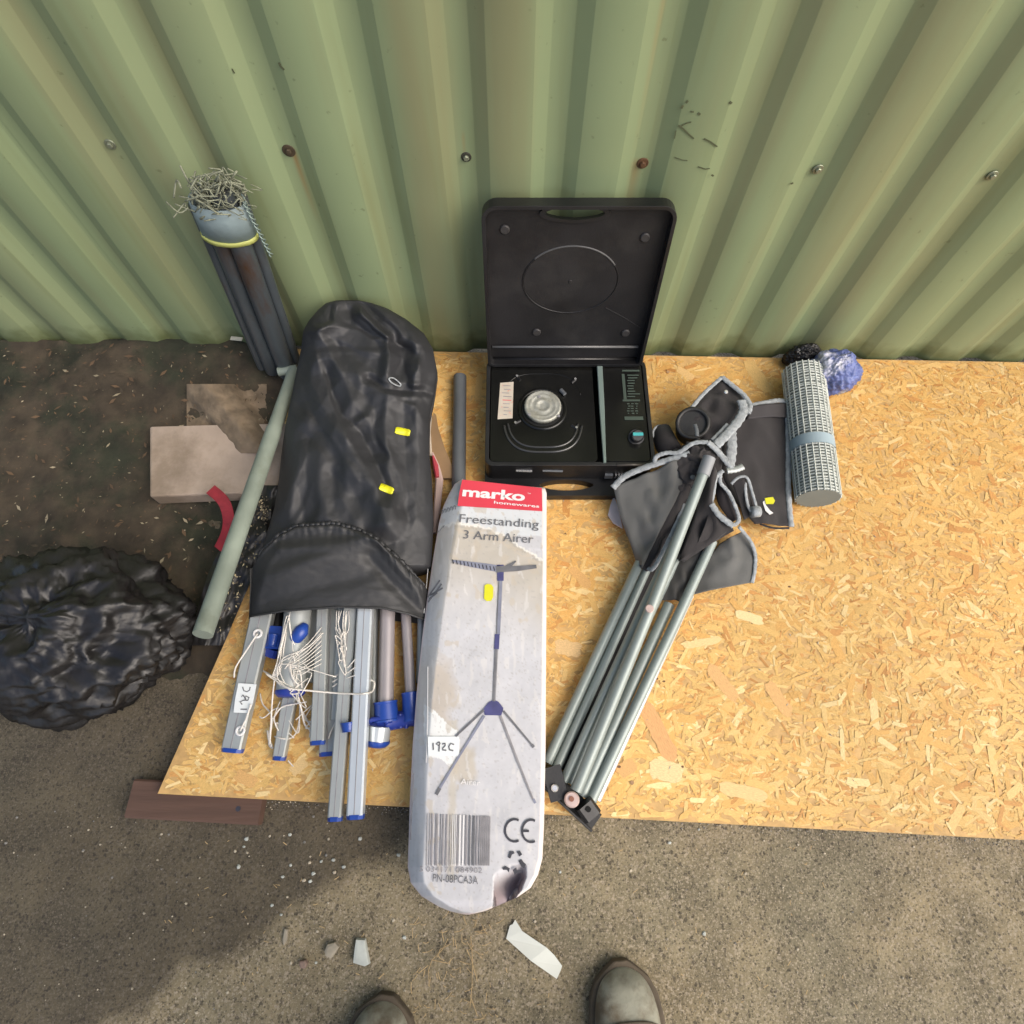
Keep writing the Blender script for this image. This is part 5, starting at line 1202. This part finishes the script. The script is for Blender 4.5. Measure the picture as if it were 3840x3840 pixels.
    rock('dark_stone', [(1070, 3480), (1082, 3482), (1080, 3520), (1066, 3545), (1062, 3520)], .004, STONEB, 'thin sliver of buff stone on the asphalt at the left')
    # dry stalks
    random.seed(15); mb = MB()
    def tw(px, r_=.0006): mb.tube([P(u, v, .004+.003*random.random()) for u, v in px], r_, 5)
    tw([(1680, 3520), (1660, 3560), (1620, 3600), (1606, 3640), (1610, 3700)]); tw([(1690, 3540), (1650, 3560), (1640, 3590)]); tw([(1606, 3620), (1570, 3650)]); tw([(1620, 3600), (1680, 3612), (1700, 3590)])
    tw([(1765, 3510), (1772, 3600), (1770, 3700), (1762, 3780)]); tw([(1762, 3730), (1780, 3780), (1790, 3810)]); tw([(1750, 3560), (1768, 3600), (1790, 3680)]); tw([(1420, 3670), (1440, 3650)], .001)
    for k in range(70):
        u, v = random.uniform(1540, 1860), random.uniform(3440, 3820); a = random.random()*6.28; L = random.uniform(10, 45); tw([(u, v), (u+L*math.cos(a)*.5, v+L*math.sin(a)*.5+4), (u+L*math.cos(a), v+L*math.sin(a))], .0005)
    for k in range(120):
        u, v = random.uniform(600, 3300), random.uniform(3150, 3830); a = random.random()*6.28; L = random.uniform(6, 22); tw([(u, v), (u+L*math.cos(a), v+L*math.sin(a))], .0006)
    mb.build('dry_stalks', TWIG, kind='stuff')
    # clear wrapper under the chair flap
    t = thing('plastic_wrapper', 'pale crumpled plastic wrapper sticking out under the grey chair flap', 'wrapper')
    q = [(2302, 1860), (2318, 1900), (2335, 1980), (2300, 1960), (2280, 1930), (2290, 1890)]
    mb = MB(); pts = [P(u, v, .05) for u, v in q]; mb.prism([(p.x, p.y) for p in pts], [], lambda a, b, c: Vector((a, b, c+.003*nz(a*60, b*60))), .046, .050); mb.build('wrapper_sheet', mat('clear_wrap', (.62, .56, .58), .3, var=.1, vs=40), t)
    # roll of white mesh at the right edge
    t = thing('mesh_roll', 'roll of off white plastic mesh lying right of the folded chair', 'mesh roll')
    a = P(3010, 1392, .085); b = P(3068, 1870, .085); d = (b-a).normalized(); n = 40; e1 = d.cross(Vector((0, 0, 1))).normalized(); e2 = e1.cross(d)
    mb = MB(); mb.tube([a, a.lerp(b, .3)+Vector((.002, 0, -.002)), a.lerp(b, .7), b], [.038, .040, .037, .040], 28); mb.build('roll_core', mat('mesh_back', (.20, .22, .20), .8), t, autos=40)
    mb = MB()
    for i in range(46):
        c = a.lerp(b, (i+.5)/46); rq = .0405+.0016*nz(i*.35, 1, 1); mb.tube([c+d*(.002*nz(i*.8, q*.7, 2))+(e1*math.cos(q)*(1+.03*math.sin(q*3+i*.1))+e2*math.sin(q))*rq for q in [k*6.283/24 for k in range(24)]], .0016, 5, closed=True)
    mb.build('mesh_hoops', MESHW, t, kind='stuff')
    mb = MB()
    for k in range(22):
        q = k*6.283/22; o = (e1*math.cos(q)+e2*math.sin(q))*.0418; mb.tube([a+o, b+o], .0014, 5)
    mb.build('mesh_strands', MESHW, t, kind='stuff')
    mb = MB(); c = a.lerp(b, .62); mb.tube([c-d*.012, c+d*.012], .0435, 28, cap=False); mb.build('tie_band', mat('blue_grey_band', (.30, .38, .42), .6), t, autos=40)
    lump('blue_plastic_bag', (.700, .805, .085), .055, .045, .052, BPLAST, 8, 'crumpled blue and white plastic bag at the foot of the wall on the right', 'plastic bag')
    lump('dark_cloth_bundle', (.655, .862, .065), .040, .022, .036, SACK, 12, 'small dark bundle wedged between the wall and the blue plastic bag', 'bundle')
    # torn white scraps near the wall foot at the left
    t = thing('paper_scrap', 'small off white paper scrap on the soil at the foot of the wall', 'scrap')
    mb = MB(); mb.bar([P(866, 1268, .075), P(908, 1272, .075)], .010, .003, bev=.3); mb.build('scrap_sheet', mat('dirty_white', (.42, .41, .34), .8), t)
build_small()

# ------------------------------------------------------------------ the photographer: worn boots below, dark clothes above
def build_person():
    t = thing('person', 'person in worn grey boots standing at the bottom edge, facing the wall', 'person')
    def boot(cx, toe_y, yaw, lr):
        # lofted sections from toe to heel
        L = .30; sec = [(0, .004, .020, .012), (.006, .022, .030, .018), (.018, .036, .046, .026), (.04, .047, .056, .032), (.075, .052, .064, .036), (.11, .050, .076, .036), (.15, .044, .095, .036), (.19, .041, .13, .036), (.23, .040, .16, .036), (.27, .038, .165, .034), (.295, .026, .16, .030), (.30, .010, .155, .02)]
        M = Matrix.Rotation(yaw, 3, 'Z'); n = 22; vs = []
        for (y, hw, h, lo) in sec:
            for i in range(n):
                a = i*2*math.pi/n; c, s = math.cos(a), math.sin(a)
                x = hw*math.copysign(abs(c)**.75, c); z = (.018+(h-.018)*(s if s > 0 else 0)**.8) if s >= 0 else .018+.014*s
                vs.append(Vector((cx, toe_y, .002))+M@Vector((x*(1 if s < .5 or y > .15 else 1), -y, z)))
        k = len(sec); fs = [(j*n+i, j*n+(i+1) % n, (j+1)*n+(i+1) % n, (j+1)*n+i) for j in range(k-1) for i in range(n)]+[tuple(range(n)), tuple((k-1)*n+i for i in range(n))]
        mb = MB(); mb.add(vs, fs); o = mb.build('boot', BOOT, t, smooth=True)
        sb = o.modifiers.new('s', 'SUBSURF'); sb.levels = 1; sb.render_levels = 2
        # sole welt
        out = []
        for (y, hw, h, lo) in sec: out.append((hw+.007, -y+(.007 if y == 0 else 0)))
        outl = out+[(-a, b) for a, b in reversed(out)]
        mb = MB(); mb.prism(outl, [], lambda a, b, c: Vector((cx, toe_y, 0))+M@Vector((a, b, 0))+Vector((0, 0, c)), .001, .022)
        so = mb.build('sole', SOLE, o); bv = so.modifiers.new('b', 'BEVEL'); bv.width = .004; bv.segments = 2
        # toe seam and stitching rolls across the vamp
        for (yy, hw, hh, r_) in ((.060, .051, .062, .0016), (.066, .051, .064, .0012), (.115, .049, .079, .002)):
            pts = [Vector((cx, toe_y, .002))+M@Vector((hw*1.01*math.copysign(abs(math.cos(a))**.75, math.cos(a)), -yy-.03*(1-math.sin(a)), .018+(hh-.018)*math.sin(a)**.8)) for a in [R(8+164*i/20) for i in range(21)]]
            mb = MB(); mb.tube(pts, r_, 6); mb.build('seam', SOLE, o, smooth=True)
        # laces
        for q in range(4):
            y = .125+.022*q; h = interp([(s_[0], s_[2]) for s_ in sec], y)+.004
            mb = MB(); mb.tube([Vector((cx, toe_y, 0))+M@Vector((x, -y-.004*x/.02, h-.10*abs(x)**1.5)) for x in (-.026, -.012, 0, .012, .026)], .0022, 6); mb.build('lace', SOLE, o, smooth=True)
    pr = P(2308, 3628, .03); pl = P(1452, 3758, .03)
    boot(pr.x+.010, pr.y, R(4), 1); boot(pl.x-.004, pl.y, R(-6), -1)
    # figure: one skinned body leaning over the goods, phone arms raised
    V = {'pel': (-.01, -.62, .92, .15), 'sp': (-.01, -.60, 1.10, .14), 'ch': (-.01, -.55, 1.30, .16), 'nk': (-.01, -.50, 1.47, .06), 'hd': (-.01, -.44, 1.60, .095), 'hd2': (-.01, -.42, 1.68, .08),
         'hl': (-.10, -.62, .88, .10), 'kl': (-.17, -.56, .50, .065), 'al': (-.20, -.585, .16, .052), 'hr': (.08, -.62, .88, .10), 'kr': (.15, -.52, .50, .065), 'ar': (.18, -.545, .16, .052),
         'shl': (-.19, -.54, 1.38, .06), 'ell': (-.25, -.36, 1.16, .045), 'wrl': (-.10, -.16, 1.20, .028), 'shr': (.17, -.54, 1.38, .06), 'elr': (.24, -.36, 1.16, .045), 'wrr': (.10, -.16, 1.20, .028)}
    keys = list(V); E = [('pel', 'sp'), ('sp', 'ch'), ('ch', 'nk'), ('nk', 'hd'), ('hd', 'hd2'), ('pel', 'hl'), ('hl', 'kl'), ('kl', 'al'), ('pel', 'hr'), ('hr', 'kr'), ('kr', 'ar'), ('ch', 'shl'), ('shl', 'ell'), ('ell', 'wrl'), ('ch', 'shr'), ('shr', 'elr'), ('elr', 'wrr')]
    me = bpy.data.meshes.new('body'); me.from_pydata([V[k][:3] for k in keys], [(keys.index(a), keys.index(b)) for a, b in E], [])
    o = new_obj('body', me, TROUS, t); sk = o.modifiers.new('skin', 'SKIN'); sk.use_smooth_shade = True
    for i, k in enumerate(keys): me.skin_vertices[0].data[i].radius = (V[k][3], V[k][3])
    me.skin_vertices[0].data[0].use_root = True
    ss = o.modifiers.new('s', 'SUBSURF'); ss.levels = 1; ss.render_levels = 2
build_person()
